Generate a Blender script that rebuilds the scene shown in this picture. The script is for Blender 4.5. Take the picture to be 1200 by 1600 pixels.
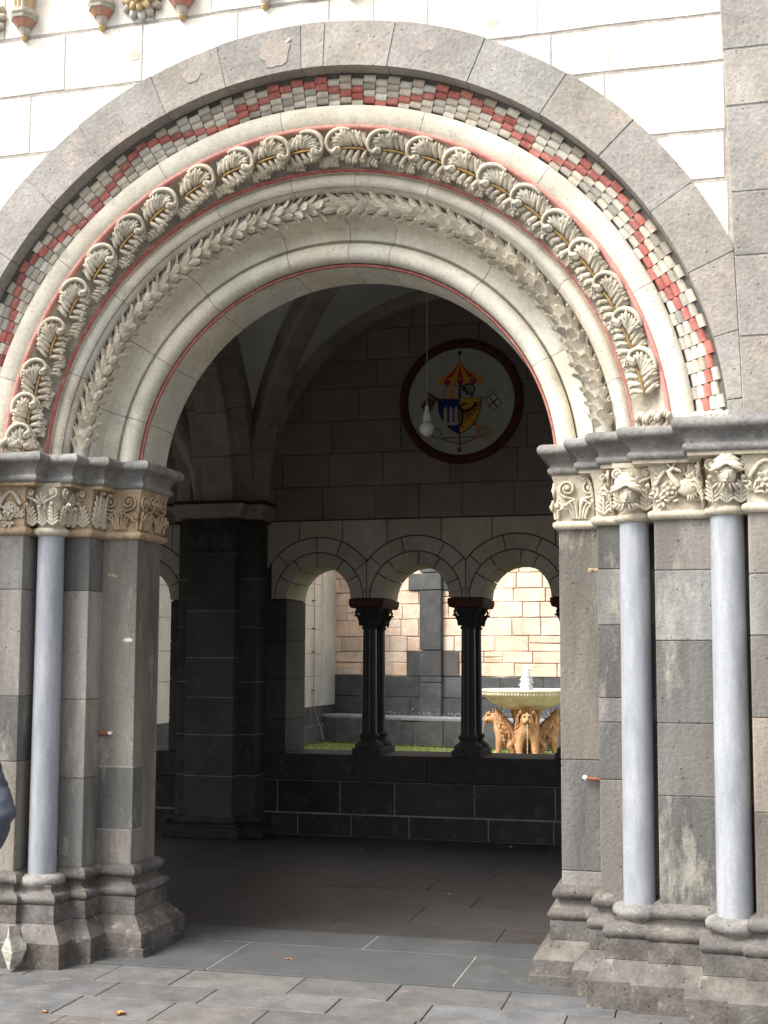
import bpy, math, random
from mathutils import Vector, Matrix
import numpy as np
R = math.radians
PI = math.pi
for o in list(bpy.data.objects):
    bpy.data.objects.remove(o)
scene = bpy.context.scene
C = scene.collection
rnd = random.Random(7)

# ------------------------------------------------------------------ camera
cam = bpy.data.cameras.new('camera')
camo = bpy.data.objects.new('camera', cam)
C.objects.link(camo)
scene.camera = camo
CX, CY, CZ = 1.9407, -5.9717, 1.6
yaw, pit, rol = 0.252, 0.0921, 0.0038
F_ = Vector((-math.sin(yaw)*math.cos(pit), math.cos(yaw)*math.cos(pit), math.sin(pit)))
Rv = Vector((math.cos(yaw), math.sin(yaw), 0))
Uv = Rv.cross(F_)
R2 = math.cos(rol)*Rv + math.sin(rol)*Uv
U2 = -math.sin(rol)*Rv + math.cos(rol)*Uv
camo.matrix_world = Matrix(((R2.x, U2.x, -F_.x, CX), (R2.y, U2.y, -F_.y, CY), (R2.z, U2.z, -F_.z, CZ), (0, 0, 0, 1)))
cam.sensor_fit = 'VERTICAL'
cam.sensor_height = 36
cam.lens = 1976.0/1600*36
cam.shift_y = 0.031
cam.clip_start = 0.05
cam.clip_end = 500
# ------------------------------------------------------------------ light
scene.view_settings.view_transform = 'Standard'
scene.view_settings.look = 'None'
scene.view_settings.gamma = 1
scene.view_settings.exposure = 1.3
SUN_EL, SUN_AZ = R(50), R(229)     # azimuth measured clockwise from +y: sun stands front-left of the wall
w = bpy.data.worlds.new('World')
scene.world = w
w.use_nodes = True
nt = w.node_tree
nt.nodes.clear()
sky = nt.nodes.new('ShaderNodeTexSky')
sky.sky_type = 'NISHITA'
sky.sun_disc = False
sky.sun_elevation = SUN_EL
sky.sun_rotation = SUN_AZ
sky.air_density = 1.0
sky.dust_density = 4.0
hs = nt.nodes.new('ShaderNodeHueSaturation')
hs.inputs['Saturation'].default_value = 0.22
bg = nt.nodes.new('ShaderNodeBackground')
bg.inputs['Strength'].default_value = 0.15
wo = nt.nodes.new('ShaderNodeOutputWorld')
nt.links.new(sky.outputs[0], hs.inputs['Color'])
nt.links.new(hs.outputs[0], bg.inputs['Color'])
nt.links.new(bg.outputs[0], wo.inputs['Surface'])
sl = bpy.data.lights.new('sun', 'SUN')
sl.energy = 2.0
sl.angle = R(32)
sl.color = (1, 0.95, 0.87)
so = bpy.data.objects.new('sun', sl)
C.objects.link(so)
sd = Vector((math.sin(SUN_AZ)*math.cos(SUN_EL), math.cos(SUN_AZ)*math.cos(SUN_EL), math.sin(SUN_EL)))
so.rotation_euler = sd.to_track_quat('Z', 'Y').to_euler()
so.location = (-6, -12, 14)

# ------------------------------------------------------------------ materials
def stone(name, col, col2=None, var=0.25, scale=3.0, rough=0.85, pits=0.0, bump=0.25, fine=60, stain=None, stain_amt=0.35, streak=False, spec=0.3):
    m = bpy.data.materials.new(name)
    m.use_nodes = True
    n = m.node_tree
    L = n.links
    bs = n.nodes['Principled BSDF']
    bs.inputs['Roughness'].default_value = rough
    bs.inputs['Specular IOR Level'].default_value = spec
    geo = n.nodes.new('ShaderNodeNewGeometry')
    mp = n.nodes.new('ShaderNodeMapping')
    L.new(geo.outputs['Position'], mp.inputs['Vector'])
    if streak:
        mp.inputs['Scale'].default_value = (1, 1, 0.18)
    n1 = n.nodes.new('ShaderNodeTexNoise')
    n1.inputs['Scale'].default_value = scale
    n1.inputs['Detail'].default_value = 8
    n1.inputs['Roughness'].default_value = 0.65
    L.new(mp.outputs[0], n1.inputs['Vector'])
    n2 = n.nodes.new('ShaderNodeTexNoise')
    n2.inputs['Scale'].default_value = fine
    n2.inputs['Detail'].default_value = 4
    L.new(geo.outputs['Position'], n2.inputs['Vector'])
    c2 = col2 if col2 else tuple(c*(1-var*1.3) for c in col)
    rp = n.nodes.new('ShaderNodeValToRGB')
    rp.color_ramp.elements[0].position = 0.36
    rp.color_ramp.elements[1].position = 0.64
    rp.color_ramp.elements[0].color = (*c2, 1)
    rp.color_ramp.elements[1].color = (*col, 1)
    L.new(n1.outputs['Fac'], rp.inputs['Fac'])
    mr = n.nodes.new('ShaderNodeMapRange')
    mr.inputs['From Min'].default_value = 0.3
    mr.inputs['From Max'].default_value = 0.7
    mr.inputs['To Min'].default_value = 1-var*0.6
    mr.inputs['To Max'].default_value = 1+var*0.35
    L.new(n2.outputs['Fac'], mr.inputs['Value'])
    at = n.nodes.new('ShaderNodeAttribute')
    at.attribute_name = 'tint'
    mx = n.nodes.new('ShaderNodeMix'); mx.data_type = 'RGBA'; mx.blend_type = 'MULTIPLY'
    mx.inputs[0].default_value = 1
    L.new(rp.outputs[0], mx.inputs[6]); L.new(at.outputs['Color'], mx.inputs[7])
    cur = mx.outputs[2]
    if stain:
        n3 = n.nodes.new('ShaderNodeTexNoise')
        n3.inputs['Scale'].default_value = scale*1.7
        n3.inputs['Detail'].default_value = 7
        n3.inputs['Roughness'].default_value = 0.7
        mp3 = n.nodes.new('ShaderNodeMapping'); mp3.inputs['Location'].default_value = (3.3, 7.7, 1.1)
        if streak: mp3.inputs['Scale'].default_value = (1, 1, 0.3)
        L.new(geo.outputs['Position'], mp3.inputs['Vector']); L.new(mp3.outputs[0], n3.inputs['Vector'])
        r3 = n.nodes.new('ShaderNodeMapRange')
        r3.inputs['From Min'].default_value = 0.56; r3.inputs['From Max'].default_value = 0.68
        r3.inputs['To Max'].default_value = stain_amt
        L.new(n3.outputs['Fac'], r3.inputs['Value'])
        m3 = n.nodes.new('ShaderNodeMix'); m3.data_type = 'RGBA'
        m3.inputs[7].default_value = (*stain, 1)
        L.new(r3.outputs[0], m3.inputs[0]); L.new(cur, m3.inputs[6])
        cur = m3.outputs[2]
    m2 = n.nodes.new('ShaderNodeMix'); m2.data_type = 'RGBA'; m2.blend_type = 'MULTIPLY'
    m2.inputs[0].default_value = 1
    L.new(cur, m2.inputs[6]); L.new(mr.outputs[0], m2.inputs[7])
    cur = m2.outputs[2]
    hgt = n.nodes.new('ShaderNodeMath'); hgt.operation = 'MULTIPLY_ADD'
    L.new(n2.outputs['Fac'], hgt.inputs[0]); hgt.inputs[1].default_value = 0.35
    L.new(n1.outputs['Fac'], hgt.inputs[2])
    hout = hgt.outputs[0]
    if pits > 0:
        v = n.nodes.new('ShaderNodeTexVoronoi')
        v.inputs['Scale'].default_value = 26
        v.inputs['Randomness'].default_value = 1
        L.new(geo.outputs['Position'], v.inputs['Vector'])
        v2 = n.nodes.new('ShaderNodeMapRange')
        v2.inputs['From Min'].default_value = 0.06; v2.inputs['From Max'].default_value = 0.13
        v2.inputs['To Min'].default_value = 1; v2.inputs['To Max'].default_value = 0
        L.new(v.outputs['Distance'], v2.inputs['Value'])
        # only some cells carry a pit
        sp = n.nodes.new('ShaderNodeSeparateColor'); L.new(v.outputs['Color'], sp.inputs[0])
        gt = n.nodes.new('ShaderNodeMath'); gt.operation = 'GREATER_THAN'; gt.inputs[1].default_value = 1-pits
        L.new(sp.outputs[0], gt.inputs[0])
        pm = n.nodes.new('ShaderNodeMath'); pm.operation = 'MULTIPLY'
        L.new(gt.outputs[0], pm.inputs[0]); L.new(v2.outputs[0], pm.inputs[1])
        hb = n.nodes.new('ShaderNodeMath'); hb.operation = 'MULTIPLY_ADD'
        L.new(pm.outputs[0], hb.inputs[0]); hb.inputs[1].default_value = -0.8; L.new(hout, hb.inputs[2])
        hout = hb.outputs[0]
        m4 = n.nodes.new('ShaderNodeMix'); m4.data_type = 'RGBA'
        m4.inputs[7].default_value = (*[c*0.35 for c in col], 1)
        pf = n.nodes.new('ShaderNodeMath'); pf.operation = 'MULTIPLY'; pf.inputs[1].default_value = 0.7
        L.new(pm.outputs[0], pf.inputs[0])
        L.new(pf.outputs[0], m4.inputs[0]); L.new(cur, m4.inputs[6])
        cur = m4.outputs[2]
    L.new(cur, bs.inputs['Base Color'])
    b = n.nodes.new('ShaderNodeBump')
    b.inputs['Strength'].default_value = bump
    b.inputs['Distance'].default_value = 0.01
    L.new(hout, b.inputs['Height'])
    L.new(b.outputs[0], bs.inputs['Normal'])
    return m

def plain(name, col, rough=0.6, spec=0.4, metal=0, var=0.12, scale=12, trans=0):
    m = bpy.data.materials.new(name)
    m.use_nodes = True
    n = m.node_tree
    bs = n.nodes['Principled BSDF']
    bs.inputs['Roughness'].default_value = rough
    bs.inputs['Specular IOR Level'].default_value = spec
    bs.inputs['Metallic'].default_value = metal
    bs.inputs['Transmission Weight'].default_value = trans
    tc = n.nodes.new('ShaderNodeTexCoord')
    n1 = n.nodes.new('ShaderNodeTexNoise'); n1.inputs['Scale'].default_value = scale; n1.inputs['Detail'].default_value = 5
    n.links.new(tc.outputs['Object'], n1.inputs['Vector'])
    rp = n.nodes.new('ShaderNodeValToRGB')
    rp.color_ramp.elements[0].position = .3; rp.color_ramp.elements[1].position = .7
    rp.color_ramp.elements[0].color = (*[c*(1-var) for c in col], 1)
    rp.color_ramp.elements[1].color = (*[min(1, c*(1+var)) for c in col], 1)
    n.links.new(n1.outputs['Fac'], rp.inputs['Fac'])
    n.links.new(rp.outputs[0], bs.inputs['Base Color'])
    return m

M = {}
M['white'] = stone('limewashed_ashlar', (.78, .74, .66), (.62, .585, .52), var=.16, scale=3.2, pits=.16, bump=.5, stain=(.52, .44, .36), stain_amt=.5)
M['mortar'] = stone('old_mortar', (.60, .55, .485), var=.3, scale=9, bump=.5)
M['darkmortar'] = stone('dark_mortar', (.05, .045, .04), var=.3, bump=.3)
M['lightmortar'] = stone('light_mortar', (.34, .335, .32), var=.4, bump=.4)
M['midmortar'] = stone('mid_mortar', (.15, .14, .12), var=.4, bump=.4)
M['lava'] = stone('grey_lava_stone', (.36, .335, .305), (.245, .228, .206), var=.3, scale=3.5, pits=.5, bump=1.0, stain=(.46, .36, .29), stain_amt=.6)
M['tuff'] = stone('cream_limestone', (.70, .66, .56), (.55, .51, .42), var=.2, scale=4, pits=.5, bump=.5, stain=(.36, .325, .28), stain_amt=.55)
M['grime_shade'] = stone('recess_grime_and_shade', (.50, .46, .385), (.33, .30, .255), var=.3, scale=9, bump=.4)  # grime plus painted shade, darkens the beds behind the carved leaves
M['carved'] = stone('carved_limestone', (.64, .58, .46), (.46, .41, .32), var=.25, scale=14, bump=.35, stain=(.22, .19, .16), stain_amt=.5)
M['sand'] = stone('carved_sandstone', (.50, .38, .25), (.34, .25, .16), var=.25, scale=10, bump=.35, stain=(.25, .19, .14), stain_amt=.5)
M['jamb'] = stone('weathered_jamb_stone', (.235, .228, .214), (.115, .111, .104), var=.2, scale=3.4, pits=.4, bump=1.0, stain=(.40, .375, .32), stain_amt=.62, streak=True)
M['basalt'] = stone('basalt_moulding', (.30, .288, .268), (.15, .145, .138), var=.3, scale=6, pits=.4, bump=.9, stain=(.36, .34, .29), stain_amt=.5)
M['plinth'] = stone('basalt_plinth', (.165, .15, .138), (.08, .072, .065), var=.32, scale=6, pits=.4, bump=1.0, stain=(.32, .29, .24), stain_amt=.7)
M['shaft'] = stone('blue_grey_marble', (.345, .36, .385), (.235, .25, .275), var=.14, scale=12, fine=90, rough=.5, bump=.15, stain=(.44, .455, .47), stain_amt=.4, streak=True)
M['shaft'].node_tree.nodes['Principled BSDF'].inputs['Roughness'].default_value = .5
M['red'] = stone('faded_red_paint', (.52, .20, .165), (.38, .12, .10), var=.3, scale=14, bump=.2, stain=(.50, .42, .36), stain_amt=.75)
M['pinkred'] = stone('faded_pink_paint', (.58, .29, .24), (.48, .20, .165), var=.25, scale=12, bump=.2, stain=(.50, .38, .30), stain_amt=.6)
M['billet'] = stone('billet_stone', (.66, .61, .51), (.48, .44, .37), var=.25, scale=9, bump=.3)
M['gold'] = stone('gilded_midrib', (.55, .33, .10), (.36, .22, .09), var=.3, scale=20, bump=.2)
M['dark'] = stone('interior_basalt', (.078, .073, .069), (.050, .047, .045), var=.3, scale=3, bump=.4, stain=(.11, .105, .098), stain_amt=.5)
M['lunette'] = stone('brown_tuff', (.25, .222, .20), (.20, .176, .158), var=.25, scale=3, bump=.3)
M['arcade'] = stone('pale_arcade_stone', (.48, .44, .36), (.38, .345, .28), var=.2, scale=4, bump=.3)
M['web'] = stone('vault_plaster', (.72, .72, .69), (.62, .62, .59), var=.1, scale=1.5, bump=.15)
M['rib'] = stone('rib_stone', (.40, .365, .32), (.27, .245, .21), var=.25, scale=4, pits=.1, bump=.4)
M['ribred'] = stone('dark_red_paint', (.085, .026, .023), (.055, .018, .016), var=.3, scale=8, bump=.2)
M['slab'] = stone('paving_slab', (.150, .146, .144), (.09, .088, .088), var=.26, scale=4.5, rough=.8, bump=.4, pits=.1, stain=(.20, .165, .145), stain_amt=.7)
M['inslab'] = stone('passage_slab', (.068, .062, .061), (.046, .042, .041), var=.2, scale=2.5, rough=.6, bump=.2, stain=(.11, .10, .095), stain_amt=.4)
M['apse'] = stone('pink_tuff', (.80, .63, .49), (.60, .43, .33), var=.2, scale=2.5, fine=25, pits=.2, bump=.6, stain=(.86, .76, .60), stain_amt=.7)
M['plaster'] = stone('patched_plaster', (.62, .60, .53), (.46, .45, .41), var=.12, scale=1.2, bump=.2, stain=(.66, .64, .56), stain_amt=.9)
M['far'] = stone('far_basalt', (.10, .103, .105), (.062, .064, .067), var=.25, scale=3, bump=.4, stain=(.15, .15, .147), stain_amt=.5)
M['farlight'] = stone('efflorescence', (.36, .36, .34), var=.3, scale=9)
M['bowl'] = stone('fountain_limestone', (.82, .73, .58), (.62, .54, .40), var=.25, scale=6, bump=.5, stain=(.62, .58, .44), stain_amt=.6, streak=True)
M['lion'] = stone('banded_sandstone', (.66, .39, .20), (.42, .21, .10), var=.25, scale=9, fine=40, bump=.6, stain=(.80, .70, .54), stain_amt=.7)
M['grassy'] = stone('lawn_soil', (.24, .25, .14), (.16, .17, .09), var=.5, scale=6, fine=90, bump=.8)
M['chip'] = stone('pale_repair_mortar', (.60, .57, .49), (.38, .355, .30), var=.3, scale=22, bump=1.0, pits=.3)

# ------------------------------------------------------------------ mesh helpers
class MB:
    def __init__(s):
        s.v = []; s.f = []; s.m = []; s.t = []; s.sm = []
    def add(s, vs, fs, mi=0, tint=(1, 1, 1), smooth=False):
        b = len(s.v)
        s.v += [tuple(v) for v in vs]
        for f in fs:
            s.f.append([b+i for i in f]); s.m.append(mi); s.t.append(tint); s.sm.append(smooth)
    def box(s, x0, x1, y0, y1, z0, z1, mi=0, tint=(1, 1, 1), jit=0):
        vs = [(x, y, z) for z in (z0, z1) for y in (y0, y1) for x in (x0, x1)]
        if jit:
            vs = [(a+rnd.uniform(-jit, jit), b+rnd.uniform(-jit, jit)*.5, c+rnd.uniform(-jit, jit)) for a, b, c in vs]
        s.add(vs, [(0, 2, 3, 1), (4, 5, 7, 6), (0, 1, 5, 4), (2, 6, 7, 3), (0, 4, 6, 2), (1, 3, 7, 5)], mi, tint)
    def prism(s, poly, y0, y1, mi=0, tint=(1, 1, 1), mp=None):
        """poly of (x,z) extruded along y; mp maps (x,y,z)"""
        n = len(poly)
        a = sum(poly[i][0]*poly[(i+1) % n][1]-poly[(i+1) % n][0]*poly[i][1] for i in range(n))
        if a < 0: poly = poly[::-1]
        vs = [(x, y0, z) for x, z in poly]+[(x, y1, z) for x, z in poly]
        if mp: vs = [mp(*v) for v in vs]
        fs = [list(range(n)), list(range(2*n-1, n-1, -1))]
        fs += [(i, i+n, (i+1) % n+n, (i+1) % n) for i in range(n)]
        s.add(vs, fs, mi, tint)
    def grid(s, fn, nu, nv, mi=0, tint=(1, 1, 1), smooth=True, cu=False, cv=False, flip=False):
        """fn(i,j) -> point ; quads"""
        b = [fn(i, j) for j in range(nv) for i in range(nu)]
        fs = []
        for j in range(nv if cv else nv-1):
            for i in range(nu if cu else nu-1):
                i2 = (i+1) % nu; j2 = (j+1) % nv
                q = (j*nu+i, j*nu+i2, j2*nu+i2, j2*nu+i)
                fs.append(q[::-1] if flip else q)
        s.add(b, fs, mi, tint, smooth)
    def lathe(s, prof, c=(0, 0, 0), n=32, mi=0, tint=(1, 1, 1), smooth=True, a0=0, a1=2*PI):
        """prof (r,z) bottom to top"""
        full = abs(a1-a0-2*PI) < 1e-6
        nn = n if full else n+1
        s.grid(lambda i, j: (c[0]+prof[j][0]*math.cos(a0+(a1-a0)*i/n), c[1]+prof[j][0]*math.sin(a0+(a1-a0)*i/n), c[2]+prof[j][1]), nn, len(prof), mi, tint, smooth, cu=full)
        if full:
            for j, rev in ((0, True), (len(prof)-1, False)):
                if prof[j][0] > 1e-4:
                    ring = [(c[0]+prof[j][0]*math.cos(2*PI*i/n), c[1]+prof[j][0]*math.sin(2*PI*i/n), c[2]+prof[j][1]) for i in range(n)]
                    s.add(ring, [tuple(range(n))[::-1] if rev else tuple(range(n))], mi, tint, False)
    def tube(s, pts, rad, n=7, mi=0, tint=(1, 1, 1), cap=True, flat=None):
        """pts list of Vector; rad float or list"""
        pts = [Vector(p) for p in pts]
        k = len(pts)
        if not hasattr(rad, '__len__'): rad = [rad]*k
        rings = []
        up = Vector((0.13, 0.31, 0.94))
        prev = None
        for i in range(k):
            t = (pts[min(i+1, k-1)]-pts[max(i-1, 0)])
            if t.length < 1e-9: t = Vector((0, 0, 1))
            t.normalize()
            if prev is None:
                a = t.cross(up)
                if a.length < 1e-3: a = t.cross(Vector((1, 0, 0)))
            else:
                a = prev-t*prev.dot(t)
            a.normalize(); prev = a
            b = t.cross(a)
            rings.append([pts[i]+(a*math.cos(2*PI*q/n)+b*math.sin(2*PI*q/n))*rad[i] for q in range(n)])
        s.grid(lambda i, j: rings[j][i], n, k, mi, tint, True, cu=True)
        if cap:
            s.add(rings[0], [tuple(range(n))[::-1]], mi, tint, True); s.add(rings[-1], [tuple(range(n))], mi, tint, True)
    def ell(s, c, ax, n=8, m=6, mi=0, tint=(1, 1, 1)):
        """ellipsoid with axis vectors ax=(a,b,c)"""
        c = Vector(c); A, B, D = [Vector(a) for a in ax]
        s.grid(lambda i, j: c+A*(math.cos(2*PI*i/n)*math.sin(PI*(j+.02)/(m+.04)))+B*(math.sin(2*PI*i/n)*math.sin(PI*(j+.02)/(m+.04)))+D*(-math.cos(PI*(j+.02)/(m+.04))), n, m+1, mi, tint, True, cu=True)
    def build(s, name, mats, parent=None, bevel=0, seg=2, sub=0):
        me = bpy.data.meshes.new(name)
        me.from_pydata(s.v, [], s.f)
        if not isinstance(mats, (list, tuple)): mats = [mats]
        for m in mats: me.materials.append(m)
        me.polygons.foreach_set('material_index', s.m)
        me.polygons.foreach_set('use_smooth', s.sm)
        ca = me.color_attributes.new('tint', 'FLOAT_COLOR', 'CORNER')
        cnt = np.array([len(f) for f in s.f])
        t = np.array([(*q, 1) for q in s.t], dtype=np.float32)
        ca.data.foreach_set('color', np.repeat(t, cnt, axis=0).ravel())
        me.update()
        o = bpy.data.objects.new(name, me)
        C.objects.link(o)
        if parent is not None:
            o.parent = parent
            o.matrix_parent_inverse = W(parent).inverted()
        if bevel:
            b = o.modifiers.new('bevel', 'BEVEL'); b.width = bevel; b.segments = seg; b.limit_method = 'ANGLE'; b.angle_limit = R(40)
            b.harden_normals = False
        if sub:
            q = o.modifiers.new('sub', 'SUBSURF'); q.levels = sub; q.render_levels = sub
        return o

def W(o):
    m = Matrix.LocRotScale(o.location, o.rotation_euler, o.scale)
    if o.parent: m = W(o.parent) @ o.matrix_parent_inverse @ m
    return m
def thing(name, label, cat, loc=(0, 0, 0), rz=0, group=None):
    o = bpy.data.objects.new(name, None)
    C.objects.link(o); o.location = loc; o.rotation_euler = (0, 0, rz)
    o.empty_display_size = .2
    o['label'] = label; o['category'] = cat
    if group: o['group'] = group
    return o
def tag(o, label=None, cat=None, group=None, kind=None):
    if label: o['label'] = label
    if cat: o['category'] = cat
    if group: o['group'] = group
    if kind: o['kind'] = kind
    return o
def copy_tree(o, parent=None):
    c = o.copy(); C.objects.link(c)
    if parent is not None:
        inv = o.matrix_parent_inverse.copy()
        c.parent = parent
        c.matrix_parent_inverse = inv
    for ch in list(o.children): copy_tree(ch, c)
    return c
def tj(a=.1, warm=.03):
    g = 1+rnd.uniform(-a, a); k = rnd.uniform(-warm, warm)
    return (g*(1+k), g, g*(1-k))
def cut(mb, o0, size):
    pass

def clip(poly, a, b, c):
    """keep a*x+b*z<=c"""
    out = []
    n = len(poly)
    for i in range(n):
        p, q = poly[i], poly[(i+1) % n]
        dp, dq = a*p[0]+b*p[1]-c, a*q[0]+b*q[1]-c
        if dp <= 0: out.append(p)
        if (dp < 0 < dq) or (dq < 0 < dp):
            t = dp/(dp-dq)
            out.append((p[0]+(q[0]-p[0])*t, p[1]+(q[1]-p[1])*t))
    return out
def sector(xc, zc, r0, r1, a0, a1, n=8):
    A = [a0+(a1-a0)*i/n for i in range(n+1)]
    return [(xc+r1*math.cos(a), zc+r1*math.sin(a)) for a in A]+[(xc+r0*math.cos(a), zc+r0*math.sin(a)) for a in reversed(A)]
def over(mb, x0, x1, z0, z1, low, y0, y1, mi=0, tint=(1, 1, 1), n=12, mp=None):
    """rectangle whose lower edge is max(z0, low(x)), extruded y0..y1"""
    N = max(2, int(n))
    def g(x): return max(z0, low(x))
    xs = [x0+(x1-x0)*i/N for i in range(N+1)]
    runs = []; cur = []
    for x in xs:
        if g(x) < z1-.004: cur.append(x)
        else:
            if len(cur) > 1: runs.append(cur)
            cur = []
    if len(cur) > 1: runs.append(cur)
    for r_ in runs:
        if all(g(x) == z0 for x in r_): r_ = [r_[0], r_[-1]]
        poly = [(x, g(x)) for x in r_]+[(r_[-1], z1), (r_[0], z1)]
        mb.prism(poly, y0, y1, mi, tint, mp)

def sweep(mb, path, prof, mir=1, mi=0, tint=(1, 1, 1), smooth=True, segtint=False):
    """profile (offset,z) swept along a plan polyline; offset goes to the right-hand side (dy,-dx)"""
    n = len(path)
    offs = []
    for i in range(n):
        ns = []
        for a, b in ((i-1, i), (i, i+1)):
            if a >= 0 and b < n:
                dx, dy = path[b][0]-path[a][0], path[b][1]-path[a][1]
                l = math.hypot(dx, dy); ns.append((dy/l, -dx/l))
        if len(ns) == 1: offs.append(ns[0])
        else:
            (a, b), (c, d) = ns
            k = 1+a*c+b*d
            offs.append(((a+c)/k, (b+d)/k))
    for i in range(n-1):
        tt = tj(.12, .03) if segtint else tint
        vs = []
        for j, (o, z) in enumerate(prof):
            for q in (i, i+1):
                vs.append((mir*(path[q][0]+offs[q][0]*o), path[q][1]+offs[q][1]*o, z))
        fs = []
        for j in range(len(prof)-1):
            f = (2*j, 2*j+1, 2*j+3, 2*j+2)
            fs.append(f if mir < 0 else f[::-1])
        mb.add(vs, fs, mi, tt, smooth)

ZC = 2.59     # centre height of all the concentric arches
ZT = 2.715    # top of the imposts

# ================================================================== GROUND (structure)
gm = MB()
# paving outside, rows parallel to the wall
gm.box(-30, 30, -40, .96, -.3, -.012, 1)
ys = [.30, -.02, -.30, -.62, -.93, -1.25]
y = -1.25
while y > -14:
    y -= rnd.choice([.28, .32, .36]); ys.append(y)
for a, b in zip(ys[:-1], ys[1:]):
    x = -7+rnd.uniform(0, .4)
    while x < 7:
        wd = rnd.uniform(.38, .72)
        gm.box(x+.0025, x+wd-.0025, b+.0025, a-.0025, -.06, 0+rnd.uniform(-.0015, .0015), 0, tj(.16, .05))
        x += wd
o = gm.build('paving', [M['slab'], M['darkmortar']], bevel=.003, seg=1)
tag(o, kind='structure')
g2 = MB()
g2.box(-60, 60, -80, -14, -.31, -.015)
tag(g2.build('far_ground', M['slab']), kind='structure')
# threshold slabs in the doorway
tm = MB()
tm.box(-1.5, 1.5, .312, 1.328, -.3, .0045, 1)
for x0, x1 in ((-1.5, -.62), (-.617, .68), (.683, 1.5)):
    tm.box(x0, x1-.003, .304, .958, -.05, .006, 0, tj(.06, .02))
for x0, x1 in ((-1.5, .04), (.043, 1.5)):
    tm.box(x0, x1-.003, .963, 1.33, -.05, .006, 0, tj(.06, .02))
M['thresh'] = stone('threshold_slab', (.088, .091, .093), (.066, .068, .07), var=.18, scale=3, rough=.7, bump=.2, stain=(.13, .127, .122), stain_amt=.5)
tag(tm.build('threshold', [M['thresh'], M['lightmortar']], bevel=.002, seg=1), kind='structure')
M['pdark0'] = stone('worn_floor_joint', (.045, .042, .04), var=.2)
im = MB()
im.box(-7.5, 7.5, .91, 5.35, -.3, -.010, 1)
y = 1.34; k = 0
while y < 5.3:
    d = rnd.choice([.42, .5, .56])
    x = -7.4+rnd.uniform(0, .5)
    y1 = min(y+d, 5.32)
    while x < 7.4:
        wd = rnd.uniform(.6, 1.1)
        im.box(x+.0015, x+wd-.0015, y+.0015, y1-.0015, -.05, -.004+rnd.uniform(-.0015, .0015), 0, tj(.12, .03))
        x += wd
    y = y1
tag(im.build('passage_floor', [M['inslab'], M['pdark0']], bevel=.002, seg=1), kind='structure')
sg = MB()
sg.box(-30, -7.55, .97, 40, -.3, -.014); sg.box(7.55, 30, .97, 5.5, -.3, -.014)
tag(sg.build('side_ground', M['slab']), kind='structure')
lm = MB()
lm.box(-7, 9, 5.6, 40, -.3, -.02)
tag(lm.build('courtyard_ground', M['grassy']), kind='structure')
# lawn blades (one object, uncountable)
bl = MB()
for _ in range(9000):
    x = rnd.uniform(-6, 1.5); y = rnd.uniform(14.2, 18.2)
    h = rnd.uniform(.02, .055); a = rnd.uniform(0, PI); dx, dy = .006*math.cos(a), .006*math.sin(a)
    lx, ly = rnd.uniform(-.02, .02), rnd.uniform(-.02, .02)
    g = rnd.uniform(.6, 1.3)
    bl.add([(x-dx, y-dy, -.02), (x+dx, y+dy, -.02), (x+lx, y+ly, h)], [(0, 1, 2)], 0, (g*rnd.uniform(.8, 1.5), g, g*.7))
M['blade'] = stone('grass_blades', (.24, .36, .07), (.16, .26, .05), var=.2, scale=4)
tag(bl.build('grass', M['blade']), label='short green grass in front of the curved apse bench', cat='grass', kind='stuff')

# ================================================================== FACADE WALL
wall = thing('facade_wall', 'white limewashed ashlar wall above and around the round portal arch', 'wall', (-3.5, .45, 0))
m = MB()
RH = 2.05
def lowh(r):
    return lambda x: ZC+math.sqrt(r*r-x*x) if abs(x) < r else -1
# wall mass with the arch hole, and the masonry behind the jambs
over(m, -7.5, 7.5, ZC-.02, 7.2, lowh(RH+.1), .0035, .905, 0, (.8, .8, .8), n=150)
m.box(-7.5, -3.2, .010, .9, 0, ZC-.03); m.box(3.2, 7.5, .010, .9, 0, ZC-.03)
m.build('mortar_core', M['mortar'], wall)
m = MB()
lo = lowh(2.283)
courses = [(2.60, 3.02, [-4, -3.2, -2.5, -1.9]), (3.03, 3.47, [-4.3, -3.5, -2.7, -1.9]), (3.48, 3.86, [-4.1, -3.3, -2.6, -1.7])]
def course(z0, z1, xs, g=.0026, ti=None):
    for a, b in zip(xs[:-1], xs[1:]):
        t = tj(.09, .03) if ti is None else ti
        k = rnd.uniform(0, 6); yy = rnd.uniform(-.0015, .0015)
        over(m, a+g+rnd.uniform(-.004, .004), b-g, z0+g, z1-g, lambda x: lo(x) if lo(x) > z0+g else z0+g+.0025*(1+math.sin(x*8+k)), yy, .06, 0, t, n=max(6, (b-a)*40))
for z0, z1, xs in courses:
    course(z0, z1, xs)
    if z0 > 3.4: pass
course(3.87, 4.33, [-4.4, -3.5, -2.75, -2.05, -1.35, -.5]); course(3.86, 4.09, [1.0, 1.62, 2.052]); course(4.10, 4.43, [.9, 1.5, 2.058]); course(3.48, 3.85, [1.3, 2.065])
course(4.34, 4.665, [-4.5, -3.7, -2.9, -2.15, -1.60, -.95, -.5, .2]); course(4.44, 4.665, [.7, 1.24, 1.52, 2.056])
course(4.675, 4.995, [-4.2, -3.4, -2.6, -1.92, -1.40, -.945, -.40, .1, .34, .62, 1.18, 2.055])
course(5.005, 5.40, [-4.2, -3.3, -2.4, -1.78, -1.18, -.88, -.55, -.02, .55, 1.2, 2.05])
course(5.41, 5.80, [-4.3, -3.1, -2.2, -1.3, -.5, .4, 1.1, 2.05]); course(5.81, 6.3, [-4.3, -3.3, -2.4, -1.6, -.6, .3, 1.3, 2.05]); course(6.31, 7.2, [-4.3, -3, -2.1, -1.1, 0, .9, 2.05])
m.build('ashlar', M['white'], wall, bevel=.003, seg=1)
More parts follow.
